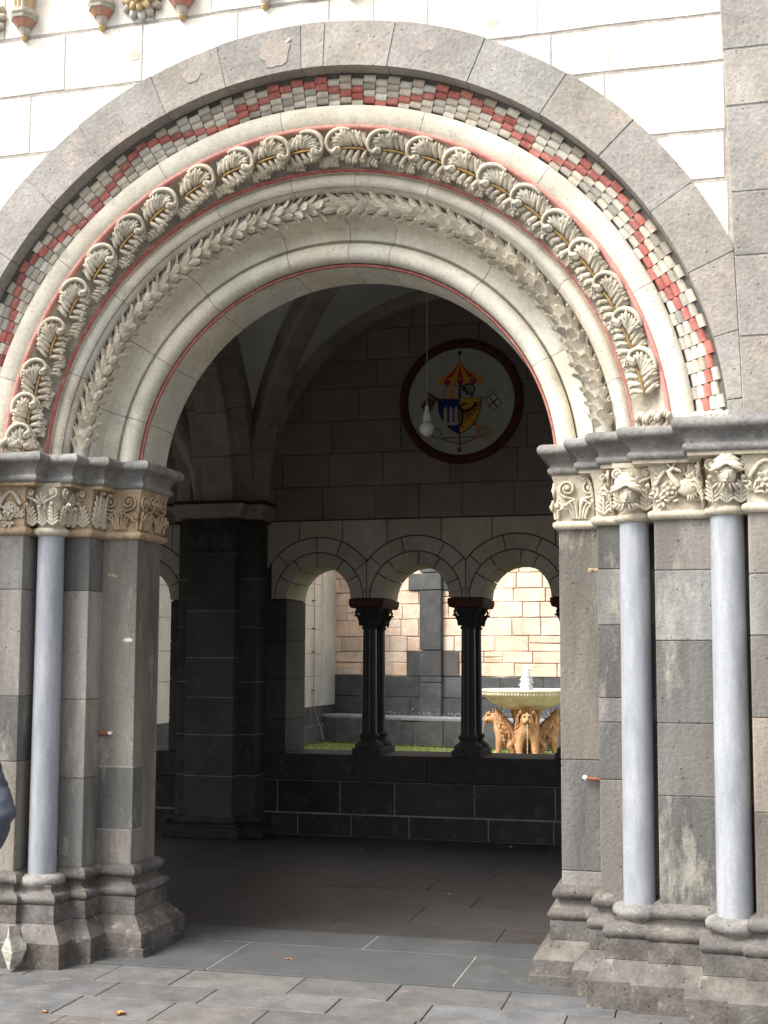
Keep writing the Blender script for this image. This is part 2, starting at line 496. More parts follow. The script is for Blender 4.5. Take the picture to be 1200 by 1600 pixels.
# dark grey pilaster at the right of the wall
m = MB()
zz = [2.60, 3.093, 3.474, 3.779, 4.197, 4.475, 4.86, 5.2, 5.6, 6.1, 6.6, 7.2]
ed = lambda z: 2.112-(z-2.7)*.0335
for a, b in zip(zz[:-1], zz[1:]):
    m.prism([(ed(a), a+.004), (3.4, a+.004), (3.4, b-.004), (ed(b), b-.004)], -.028, .05, 0, tj(.14, .03))
for i in range(8):
    m.box(3.41+i*.8, 4.2+i*.8, 0, .05, 2.6, 7.2, 0, tj(.1))
m.prism([(2.112, 2.62), (3.38, 2.62), (3.38, 7.15), (1.975, 7.15)], -.0245, .04, 1)
p = m.build('pilaster', [M['lava'], M['lightmortar']], wall, bevel=.004)
p['label'] = 'dark grey stone pilaster with pale joints'
# clipping of ring side parts below: bolted stains, plugs
# ================================================================== CORBEL FRIEZE
M['frz_w'] = stone('frieze_white', (.62, .58, .5), (.45, .4, .33), var=.2, scale=12)
M['frz_r'] = stone('frieze_red', (.55, .2, .14), (.5, .33, .24), var=.2, scale=14)
M['frz_g'] = stone('frieze_green', (.34, .38, .27), (.5, .47, .38), var=.2, scale=14)
M['frz_y'] = stone('frieze_ochre', (.62, .45, .18), (.55, .45, .3), var=.2, scale=14)
fr = thing('corbel_frieze', 'painted corbel frieze with rosettes across the top of the white wall', 'frieze', (-1.6, 0, 5.0))
def hexloft(mb, cx, levels, mi):
    """half-octagonal plan lofted: levels (z, halfwidth, depth)"""
    pts = []
    for z, hw, d in levels:
        pts.append([(cx-hw, .0, z), (cx-hw, -d*.45, z), (cx-hw*.45, -d, z), (cx+hw*.45, -d, z), (cx+hw, -d*.45, z), (cx+hw, 0, z)])
    n = 6
    vs = [p for r_ in pts for p in r_]
    fs = []
    for j in range(len(levels)-1):
        for i in range(n-1):
            fs.append((j*n+i, j*n+i+1, (j+1)*n+i+1, (j+1)*n+i))
    fs.append(tuple(range(n))[::-1]); fs.append(tuple(range((len(levels)-1)*n, len(levels)*n)))
    mb.add(vs, fs, mi)
for k, cx in enumerate([-1.644, -1.178, -.714, -.247, .22, .685, 1.15, 1.615]):
    c = MB()
    hexloft(c, cx, [(4.985, .012, .025), (5.0, .018, .035), (5.008, .014, .03)], 3)
    hexloft(c, cx, [(5.008, .016, .032), (5.045, .028, .05), (5.05, .033, .055)], 0)
    hexloft(c, cx, [(5.05, .036, .06), (5.085, .062, .085)], 1)
    hexloft(c, cx, [(5.085, .066, .09), (5.10, .07, .094)], 2)
    hexloft(c, cx, [(5.10, .062, .085), (5.115, .072, .098), (5.135, .072, .098)], 0)
    hexloft(c, cx, [(5.135, .05, .07), (5.30, .055, .075), (5.42, .085, .09)], 1 if k % 2 else 3)
    for s in (-1, 0, 1):
        c.tube([(cx+s*.02, -.075-.005*(1-abs(s)), 5.14), (cx+s*.03, -.085, 5.28), (cx+s*.055, -.10, 5.40)], .012, 6, (2, 3, 0)[s+1])
    c.build('corbel', [M['frz_w'], M['frz_r'], M['frz_g'], M['frz_y']], fr, bevel=.002, seg=1)
    if k < 7:
        a = MB()
        x0 = cx+.233
        for q, (r0, r1, mi, yy) in enumerate([(.15, .165, 1, -.05), (.168, .21, 0, -.085), (.212, .232, 2, -.06)]):
            a.prism(sector(x0, 5.42, r0, r1, 0, PI, 14), yy, .0, mi)
        a.build('blind_arch', [M['frz_w'], M['frz_r'], M['frz_g']], fr, bevel=.002, seg=1)
for cx in (-1.885, -.945, .0, .92):
    c = MB()
    zc_ = 5.135
    for ring, (rr, ln, wd, yy, n, mi) in enumerate([(.085, .04, .026, -.015, 12, 0), (.055, .035, .022, -.04, 10, 1), (.025, .025, .015, -.06, 7, 1)]):
        for i in range(n):
            a = 2*PI*(i+ring*.5)/n
            d = Vector((math.cos(a), 0, math.sin(a))); t = Vector((-math.sin(a), 0, math.cos(a)))
            c.ell(Vector((cx, yy, zc_))+d*rr, (t*wd, Vector((0, -.02, 0)), d*ln), 8, 6, mi, tj(.2, .1))
    c.ell((cx, -.07, zc_), ((.018, 0, 0), (0, -.015, 0), (0, 0, .018)), 8, 6, 1)
    c.build('rosette', [M['frz_w'], M['frz_y']], fr)

# ================================================================== PORTAL ARCH
arch = thing('portal_arch', 'stepped round arch of dark voussoirs, painted billets and carved leaf rings over the open doorway', 'arch', (0, .45, ZC))
def P(r, y, a):
    lim = math.asin(.105/r)
    a = min(max(a, lim), PI-lim)
    return (r*math.cos(a), y, ZC+r*math.sin(a))
# dark voussoir ring
m = MB()
va = [-1.5, 6, 14.5, 23.8, 33.7, 44.4, 54.8, 66.4, 78.5, 88.0, 91.3, 103.0, 112.9, 124.9, 135.1, 145.5, 156, 166, 175, 181.5]
for a, b in zip(va[:-1], va[1:]):
    g = .0011
    poly = sector(0, ZC, RH, 2.287+rnd.uniform(-.004, .004), R(a)+g, R(b)-g, 10)
    poly = clip(poly, 0, -1, -2.695); poly = clip(poly, 1, .0335, 2.112+2.7*.0335-.003)   # the ring dies against the pilaster
    m.prism(poly, -.006+rnd.uniform(-.002, .002), .12, 0, tj(.10, .03))
m.build('voussoir_ring', M['lava'], arch, bevel=.004)
m = MB()
m.prism(clip(sector(0, ZC, RH+.004, 2.26, .04, PI-.04, 60), 1, 0, 2.07), -.0025, .1)
m.build('ring_mortar', M['lightmortar'], arch)
m = MB()
NA = 120
def ringsweep(mb, prof, mi=0, tint=(1, 1, 1), a0=0, a1=PI, n=NA, smooth=True, wob=0):
    mb.grid(lambda i, j: P(prof[j][0], prof[j][1], a0+(a1-a0)*i/(n-1)), n, len(prof), mi, tint, smooth)
def circ(rc, yc, r, a0, a1, n=8):
    return [(rc+r*math.cos(R(a0+(a1-a0)*i/n)), yc-r*math.sin(R(a0+(a1-a0)*i/n))) for i in range(n+1)]
joints = {}
def stone_ring(name, prof, mats, mi, cuts, smooth=True, gap=.0014, sharp=None, dark=.7):
    """sweep split in stones with hair joints; profile from inner to outer"""
    mb = MB()
    for a, b in zip(cuts[:-1], cuts[1:]):
        n = max(3, int((b-a)/2.2))
        t = tj(.07, .03)
        rm = prof[0][0]; g = gap/rm
        a_, b_ = R(a)+g, R(b)-g
        for seg in (sharp or [prof]):
            mb.grid(lambda i, j: P(seg[j][0], seg[j][1], a_+(b_-a_)*i/(n-1)), n, len(seg), mi, t, smooth)
        # side faces of the joint
        for aa, fl in ((a_, 0), (b_, 1)):
            seg = prof
            mb.add([P(r, y, aa) for r, y in seg]+[P(r, y+.03, aa) for r, y in reversed(seg)], [tuple(range(2*len(seg)))], mi, t, False)
    return mb.build(name, mats, arch)
# backing so that no light leaks through joints
bk = MB()
ringsweep(bk, [(1.185, .895), (1.185, .62), (1.30, .60), (1.40, .56), (1.41, .40), (1.60, .33), (1.80, .17), (2.04, .15), (2.06, .09), (2.2, .09)])
ringsweep(bk, [(2.2, .898), (1.175, .898)])
bk.build('joint_backing', M['midmortar'], arch)
c1 = [0, 27, 52, 76, 87, 103, 126, 146, 163, 180]
c2 = [0, 15, 36, 57, 69, 84, 97, 113, 140, 158, 180]
# inner order: soffit, red line, roll, fillet, cavetto
s1 = [(1.175, .90), (1.175, .585)]
s2 = [(1.195, .572)]+circ(1.247, .552, .052, 195, -12, 14)
s3 = [(1.302, .566), (1.312, .530), (1.372, .520), (1.386, .500)]
s4 = [(1.386, .500), (1.390, .44), (1.394, .39), (1.400, .375)]
stone_ring('roll_moulding', s1+s2+s3+s4, [M['tuff']], 0, c1, sharp=[s1, s2, s3[0:2], s3[1:3], s3[2:4], s4])
m = MB(); ringsweep(m, [(1.178, .583), (1.184, .578), (1.190, .574)]); m.build('inner_red_line', M['red'], arch)
# laurel torus
s5 = [(1.396, .385)]+circ(1.455, .385, .046, 180, 0, 12)+[(1.515, .372)]
stone_ring('laurel_bed', s5, [M['grime_shade']], 0, c2)
# beige roll between laurel and leaves
s6 = [(1.513, .372), (1.520, .335), (1.535, .318)]
s7 = circ(1.562, .315, .034, 160, -5, 8)+[(1.598, .290), (1.605, .262)]
stone_ring('beige_moulding', s6+s7, [M['tuff']], 0, c2, sharp=[s6, s7])
m = MB(); ringsweep(m, [(1.598, .284), (1.600, .262), (1.608, .255)]); m.build('lower_red_line', M['red'], arch)
# cavetto of the leaf order
s8 = [(1.606, .258), (1.625, .262), (1.66, .258), (1.70, .235), (1.74, .195), (1.765, .155), (1.772, .136)]
stone_ring('leaf_bed', s8, [M['grime_shade']], 0, c2)
m = MB(); ringsweep(m, [(1.768, .146), (1.772, .124), (1.790, .118), (1.793, .128)]); m.build('upper_red_line', M['pinkred'], arch)
# white plain order
s9 = [(1.790, .128), (1.81, .112), (1.86, .104), (1.89, .108), (1.900, .13)]
stone_ring('white_moulding', s9, [M['tuff']], 0, [0, 26, 50, 72, 96, 118, 141, 163, 180])
s10 = [(1.898, .15), (1.93, .145), (2.0, .115), (2.035, .09), (2.052, .086)]
m = MB(); ringsweep(m, s10); m.build('billet_bed', M['midmortar'], arch)  # dark bed colour stands in for the shade between the rolls
# billets: four staggered rows of short half-round rolls
m = MB()
NB = 96
def billet_surf(u): # u 0..1 across
    r = 1.905+u*.135
    y = .148-.055*u**1.3
    return r, y
for row in range(4):
    for c_ in range(NB):
        u_ = (row+.5+(.24 if c_ % 2 else -.24))/4.15
        r, y = billet_surf(u_)
        a0 = PI*(c_+.03)/NB
        a1 = a0+PI/NB*.94
        ph = c_ % 14
        z = ph/1.75 if ph < 7 else (13.99-ph)/1.75
        isred = int(z) == row or (int(z+.9) == row and rnd.random() < .22)
        mi = 1 if isred else 0
        t = tj(.18, .05)
        if not isred and rnd.random() < .22: t = tuple(q*.68 for q in t)
        lift = rnd.uniform(0, .003)
        rr = .0205
        N = 6
        def fn(i, j):
            a = a0 if j == 0 else a1
            th = R(-25+230*i/N)
            return P(r+rr*math.cos(th), y-lift-rr*.9*math.sin(th), a)
        m.grid(fn, N+1, 2, mi, t, True)
        for a in (a0, a1):
            m.add([P(r+rr*math.cos(R(-25+230*i/N)), y-lift-rr*.9*math.sin(R(-25+230*i/N)), a) for i in range(N+1)], [tuple(range(N+1))], mi, tuple(q*.8 for q in t), False)
m.build('billet_moulding', [M['billet'], M['red']], arch)
# laurel leaves: overlapping rows of pointed leaves climbing to the crown from both sides
m = MB()
def pleaf(mb, base, T, S, N, L_, wd, lift, mi=0, t=(1, 1, 1)):
    """folded pointed leaf: base point, along T, across S, out N"""
    top = []; 
    prof = [(0, .35, 0), (.35, .85, .22), (.7, 1.0, .60), (.92, .66, .95), (1, .15, 1)]
    vs = []
    for q, w_, h in prof:
        c = base+T*(L_*q)+N*(lift*h)
        vs += [c-S*(wd*w_)-N*.002, c+N*.0035, c+S*(wd*w_)-N*.002]
    for q, w_, h in prof:
        c = base+T*(L_*q)+N*(lift*h-.008)
        vs += [c-S*(wd*w_*.8), c, c+S*(wd*w_*.8)]
    k = 15; fs = []
    for j in range(4):
        for i in range(2):
            a_ = j*3+i
            fs.append((a_, a_+1, a_+4, a_+3)); fs.append((k+a_+3, k+a_+4, k+a_+1, k+a_))
        fs.append((j*3, j*3+3, k+j*3+3, k+j*3)); fs.append((j*3+2, k+j*3+2, k+j*3+5, j*3+5))
    fs.append((12, 13, 14, k+14, k+13, k+12))
    mb.add(vs, fs, mi, t, False)
for row in range(-2, 3):
    th = R(92+row*36)
    n = 31
    for side in (0, 1):
        for k in range(n):
            f = (k+.5*(row % 2)+rnd.uniform(-.08, .08))/n
            a = f*PI/2
            if f > .995 or f < .07: continue
            if side: a = PI-a
            nr, ny = math.cos(th), -math.sin(th)
            e = Vector((math.cos(a), 0, math.sin(a)))
            T = Vector((-math.sin(a), 0, math.cos(a)))*(1 if side == 0 else -1)
            N_ = e*nr+Vector((0, ny, 0))
            S = N_.cross(T)
            sk_ = row*.16+rnd.uniform(-.2, .2)
            T2 = (T+S*sk_*(1 if side else -1)*-1).normalized(); S2 = N_.cross(T2)
            pleaf(m, Vector(P(1.455, .385, a))+N_*.040-T2*.02, T2, S2, N_, .068*rnd.uniform(.85, 1.12), .0225*rnd.uniform(.85, 1.1), .040*rnd.uniform(.6, 1.25), 0, tj(.24, .04))
m.build('laurel_garland', M['carved'], arch)

# acanthus curls
def curl(a_deg, d):
    """one acanthus curl; a_deg: angle of its tip, d=+1 if it climbs counter-clockwise (right half)"""
    mb = MB()
    a = R(a_deg)
    rm = 1.69
    def X(s, r, wv):
        wv = wv*.80
        """s along the arc towards the tip (m), r radial, wv out of the wall"""
        aa = a-d*(-s)/rm*1.0
        return Vector(P(rm+r, .215-.35*(r)-wv, aa))
    # s in metres, tip at s=0, base at s=-.2
    # hood: shell around the tip
    def hood(th, ph, k=1.0):
        # th 0..pi from outer side round the tip to the inner side ; ph 0..1 from bed to rim
        ca, sa = math.cos(th), math.sin(th)
        swell = (.30+.70*math.sin(ph*PI*.62))
        r = .078*ca*swell+.004
        s = -.085+.095*sa*swell
        wv = .012+.085*ph+.012*sa
        return s*1.0, r, wv*k
    NT, NP = 15, 6
    jit = rnd.uniform(.94, 1.06)
    def outer(i, j):
        s, r, wv = hood(PI*(-.08+.96*i/(NT-1)), j/(NP-1)); return X(s, r, wv*jit)
    def inner(i, j):
        s, r, wv = hood(PI*(-.08+.96*i/(NT-1)), j/(NP-1)); return X(-.085+(s+.085)*.84, r*.84, wv*jit+.001)
    t = tj(.15, .03)
    mb.grid(outer, NT, NP, 0, t, True); mb.grid(inner, NT, NP, 0, tuple(q*.95 for q in t), True)
    # rolled rim that ends in a curled tip
    pts = []; rad = []
    for i in range(14):
        th = PI*(-.10+.74*i/13)
        s, r, wv = hood(th, 1)
        pts.append(X(s*1.0, r*.95, wv*jit)); rad.append(.008+.005*math.sin(PI*i/13))
    for i in range(1, 6):
        f = i/5
        pts.append(X(pts_s-.020*f-.018*f*f, -.030-.010*math.sin(PI*f)+.016*f*f, (.100+.006*f)*jit) if False else X(-.016-.034*f, -.034-.008*math.sin(PI*f)+.020*f, (.100+.010*f)*jit)); rad.append(.014-.004*f)
    mb.tube(pts, rad, 7, 0, t)
    # swollen curled tip
    mb.ell(X(-.045, -.026, .098*jit), (X(-.018, -.030, .098)-X(-.045, -.026, .098), X(-.045, -.006, .098)-X(-.045, -.026, .098), Vector((0, -.016, 0))), 9, 7, 0, t)
    # dish that closes the hood, and lobes lying on it
    def dish(i, j):
        s1, r1, w1 = hood(PI*(-.08+.96*i/(NT-1)), 1)
        q = j/4
        return X(-.10+(s1+.10)*q, .004+(r1*.96-.004)*q, (.058+(w1*jit-.058)*q*q))
    mb.grid(dish, NT, 5, 0, tuple(q*.92 for q in t), True)
    def lobe(s0, r0, w0, s1, r1, w1, wd, th=.010, tt=t):
        s1 += rnd.uniform(-.006, .006); r1 *= rnd.uniform(.88, 1.04); w1 *= rnd.uniform(.85, 1.1); wd *= rnd.uniform(.85, 1.12)
        A = X(s0, r0, w0); B = X(s1, r1, w1)
        D = (B-A)*.5
        n = Vector((0, -1, 0)); n = (n-D.normalized()*n.dot(D.normalized())).normalized()
        S = D.normalized().cross(n)
        mb.ell((A+B)/2, (S*wd, n*th, D*1.15), 7, 6, 0, tt)
        for q in (-1, 1):
            mb.ell(A*.3+B*.7+S*wd*.85*q, (S*wd*.62, n*th*.85, (D*.42+S*wd*.4*q)), 6, 5, 0, tt)
    for i in range(5):   # on the dish, towards the outer rim
        th = PI*(-.02+.12*i)
        lobe(-.120+.008*i, .004, .074, -.095+.080*math.sin(th), .066*math.cos(th)+.004, .104, .0135, .016)
    for i, s0 in enumerate((-.205, -.175, -.148)):   # outer side, climbing from the previous curl
        lobe(s0, .004, .052+.008*i, s0+.040, .076, .044+.020*i, .0155, .017)
    for i in range(4):   # inner side
        lobe(-.195+.036*i, -.016, .050+.008*i, -.165+.038*i, -.078+.004*i, .034+.010*i, .0155, .016)
    for q in (-1, 0, 1, 2):   # second tier seen under the tip
        lobe(-.02+q*.020, -.036, .026, .006+q*.026, -.082, .016, .013, .012)
    mb.tube([X(-.215, -.008, .030), X(-.17, -.008, .060), (X(-.12, -.010, .078)), X(-.075, -.014, .090)], [.0045, .006, .006, .004], 6, 1)
    return mb.build('acanthus_leaf', [M['carved'], M['gold']], arch)
for a in [172, 166.3, 159.7, 151.5, 143.2, 135.1, 127.5, 119.8, 111.7, 103.9, 96.9, 90.6]:
    curl(a-1.5, -1)
for a in [87.0, 79.4, 72.2, 65.3, 58.4, 51.4, 44.3, 37.4, 30.4, 23.5, 16.3]:
    curl(a+1.0, 1)
# crouched block the leaves and billets grow from at each springing
for sx in (1, -1):
    m = MB()
    for i in range(14):
        f = i/13
        m.ell((sx*(1.615+.16*f), .24-.1*f, 2.735+.02*math.sin(i*2.1)), ((.012, 0, 0), (0, -.035, 0), (0, 0, .03)), 7, 5, 0, tj(.15))
        m.ell((sx*(1.62+.15*f), .20-.1*f, 2.775+.012*math.sin(i*1.3)), ((.014, 0, 0), (0, -.03, 0), (sx*.003, 0, .022)), 7, 5, 0, tj(.15))
    m.build('leaf_base', M['carved'], arch)
    m = MB()
    m.box(min(sx*1.89, sx*2.05), max(sx*1.89, sx*2.05), .045, .14, 2.70, 2.765, 0, tj(.1), jit=.004)
    for i in range(6):
        m.ell((sx*(1.90+.028*i), .05, 2.75), ((.02, 0, 0), (0, -.02, 0), (0, 0, .02)), 7, 5, 0, tj(.2))
    m.build('billet_base', M['tuff'], arch, bevel=.006)

# ================================================================== JAMBS
ornm = {}
def frame_pt(o, U, V, N):
    return lambda u, v, w: o+U*u+V*v+N*w
def volute(mb, f, cu, cv, r, hand, turns=1.6, th=.008, w=.018, mi=0, tail=None, tint=(1, 1, 1)):
    pts = []; rad = []
    n = int(14*turns)
    if tail:
        for q in tail: pts.append(f(q[0], q[1], w*.7)); rad.append(th*.8)
    for i in range(n+1):
        q = i/n; a = hand*(q*turns*2*PI)-PI/2+(0 if hand > 0 else 0)
        rr = r*(1-q*.86)
        pts.append(f(cu+rr*math.cos(a), cv+rr*math.sin(a), w+.012*q)); rad.append(th*(1-.35*q))
    mb.tube(pts, rad, 6, mi, tint)
    mb.ell(f(cu, cv, w+.012), (f(th*1.4, 0, 0)-f(0, 0, 0), f(0, th*1.4, 0)-f(0, 0, 0), f(0, 0, th)-f(0, 0, 0)), 7, 5, mi, tint)
def petal(mb, f, u0, v0, u1, v1, wd, w0=.012, w1=.02, th=.007, mi=0, tint=(1, 1, 1)):
    A = f(u0, v0, w0); B = f(u1, v1, w1); D = (B-A)*.5
    N = (f(0, 0, 1)-f(0, 0, 0)); dn = D.normalized()
    N = (N-dn*N.dot(dn)).normalized(); S = dn.cross(N)
    mb.ell((A+B)/2, (S*wd, N*th, D*1.1), 7, 6, mi, tint)
def fan(mb, f, u, v, ln, ang, spread, n, wd=.007, mi=0, w=.014, lift=.014):
    t = tj(.12, .03)
    for i in range(n):
        a = ang+spread*((i/(n-1))-.5) if n > 1 else ang
        l = ln*(1-.25*abs(i/(n-1)-.5)*2) if n > 1 else ln
        petal(mb, f, u+.15*l*math.cos(a), v+.15*l*math.sin(a), u+l*math.cos(a), v+l*math.sin(a), wd, w, w+lift, .008, mi, t)
def curlleaf(mb, f, u, v, h, lean=0):
    """upright acanthus leaf: midrib, lobes each side, curled tip"""
    t = tj(.1, .03)
    for i in range(5):
        q = i/5
        uu = u+lean*q*q
        for s in (-1, 1):
            petal(mb, f, uu, v+h*q*.8, uu+s*h*.30*(1-q*.45), v+h*(q*.8+.24), h*.075, .012+.012*q, .016+.03*q*q, .008, 0, t)
    mb.tube([f(u, v, .012), f(u+lean*.25, v+h*.5, .024), f(u+lean*.8, v+h*.88, .04), f(u+lean, v+h, .055), f(u+lean, v+h*.93, .068)], [.006, .007, .009, .011, .008], 6, 0, t)
def vine(mb, f, u0, u1, v0, v1, seed=0):
    """rinceau: undulating stem with spiral branches, leaf fans and berries"""
    rr = random.Random(seed)
    L_ = u1-u0; h = v1-v0; n = max(1, round(L_/(h*.72)))
    stp = L_/n
    pts = []
    for i in range(n*10+1):
        u = u0+L_*i/(n*10)
        pts.append(f(u, v0+h*.5+h*.36*math.sin(PI*(u-u0)/stp), .024))
    mb.tube(pts, .0115, 6, 0, tj(.1))
    for k in range(n):
        cu = u0+stp*(k+.5); up = 1 if k % 2 == 0 else -1
        cv = v0+h*.5-up*h*.10
        volute(mb, f, cu, cv, min(stp, h)*.37, up*(1 if rr.random() < .5 else -1), 1.4, .011, .028, tint=tj(.12))
        fan(mb, f, cu, cv, min(stp, h)*.34, rr.uniform(0, 6.28), 5.4, 7, .012, 0, .028, .018)
        for q in range(5):
            a_ = rr.uniform(0, 6.28); fan(mb, f, cu+stp*.42*math.cos(a_), cv+h*.34*math.sin(a_), h*.2, a_, 1.8, 3, .008, 0, .018, .016)
        fan(mb, f, cu-stp*.42, v0+h*(.14 if up > 0 else .86), h*.30, rr.uniform(-.4, .4)+(PI/2 if up > 0 else -PI/2), 2.2, 5, .008)
        fan(mb, f, cu+stp*.10, v0+h*(.90 if up < 0 else .1), h*.22, (-PI/2 if up < 0 else PI/2), 2.6, 4, .008, 0, .02)
        mb.ell(f(cu, cv, .038), (f(.013, 0, 0)-f(0, 0, 0), f(0, .013, 0)-f(0, 0, 0), f(0, 0, .012)-f(0, 0, 0)), 8, 6, 0, tj(.1))

JP = [(1.45, .90), (1.19, .90), (1.19, .59), (1.40, .59), (1.40, .42), (1.69, .42), (1.69, .21), (2.12, .21), (2.12, 0), (3.4, 0)]
IP = [(1.45, .90), (1.19, .90), (1.19, .59), (1.345, .59), (1.345, .42), (1.465, .42), (1.465, .285), (1.625, .285), (1.625, .175), (1.885, .175), (1.885, -.02), (3.4, -.02)]
BP = [(1.45, .90), (1.19, .90), (1.19, .59), (1.40, .59), (1.40, .42), (1.49, .42), (1.49, .245), (1.69, .245), (1.69, .21), (1.935, .21), (1.935, .035), (2.12, .035), (2.12, 0), (3.4, 0)]
AST = [(-.01, 2.278), (.014, 2.280), (.026, 2.290), (.030, 2.302), (.026, 2.314), (.012, 2.322), (.004, 2.326)]
BELL = [(.004, 2.326), (.006, 2.40), (.010, 2.46), (.018, 2.51), (.028, 2.545)]
FASC = [(.028, 2.545), (.034, 2.545), (.034, 2.562)]
IMP = [(-.02, 2.560), (.036, 2.562), (.044, 2.566), (.052, 2.578), (.050, 2.592), (.042, 2.600), (.036, 2.604), (.042, 2.625), (.058, 2.648), (.078, 2.660), (.085, 2.662), (.094, 2.668), (.100, 2.682), (.098, 2.698), (.088, 2.712), (.074, 2.718), (-.05, 2.722)]
B1 = [(-.01, .478), (.010, .470), (.028, .462), (.042, .448), (.046, .434), (.042, .420), (.030, .408), (.018, .404)]
B2a = [(.018, .404), (.018, .396), (.012, .386), (.014, .374), (.026, .364)]
B2 = [(.026, .364), (.050, .358), (.066, .344), (.068, .330), (.062, .316), (.050, .306)]
B3 = [(.050, .306), (.056, .303), (.056, .212)]
B4 = [(.056, .210), (.062, .207), (.135, .125)]
B5 = [(.135, .125), (.135, .0)]

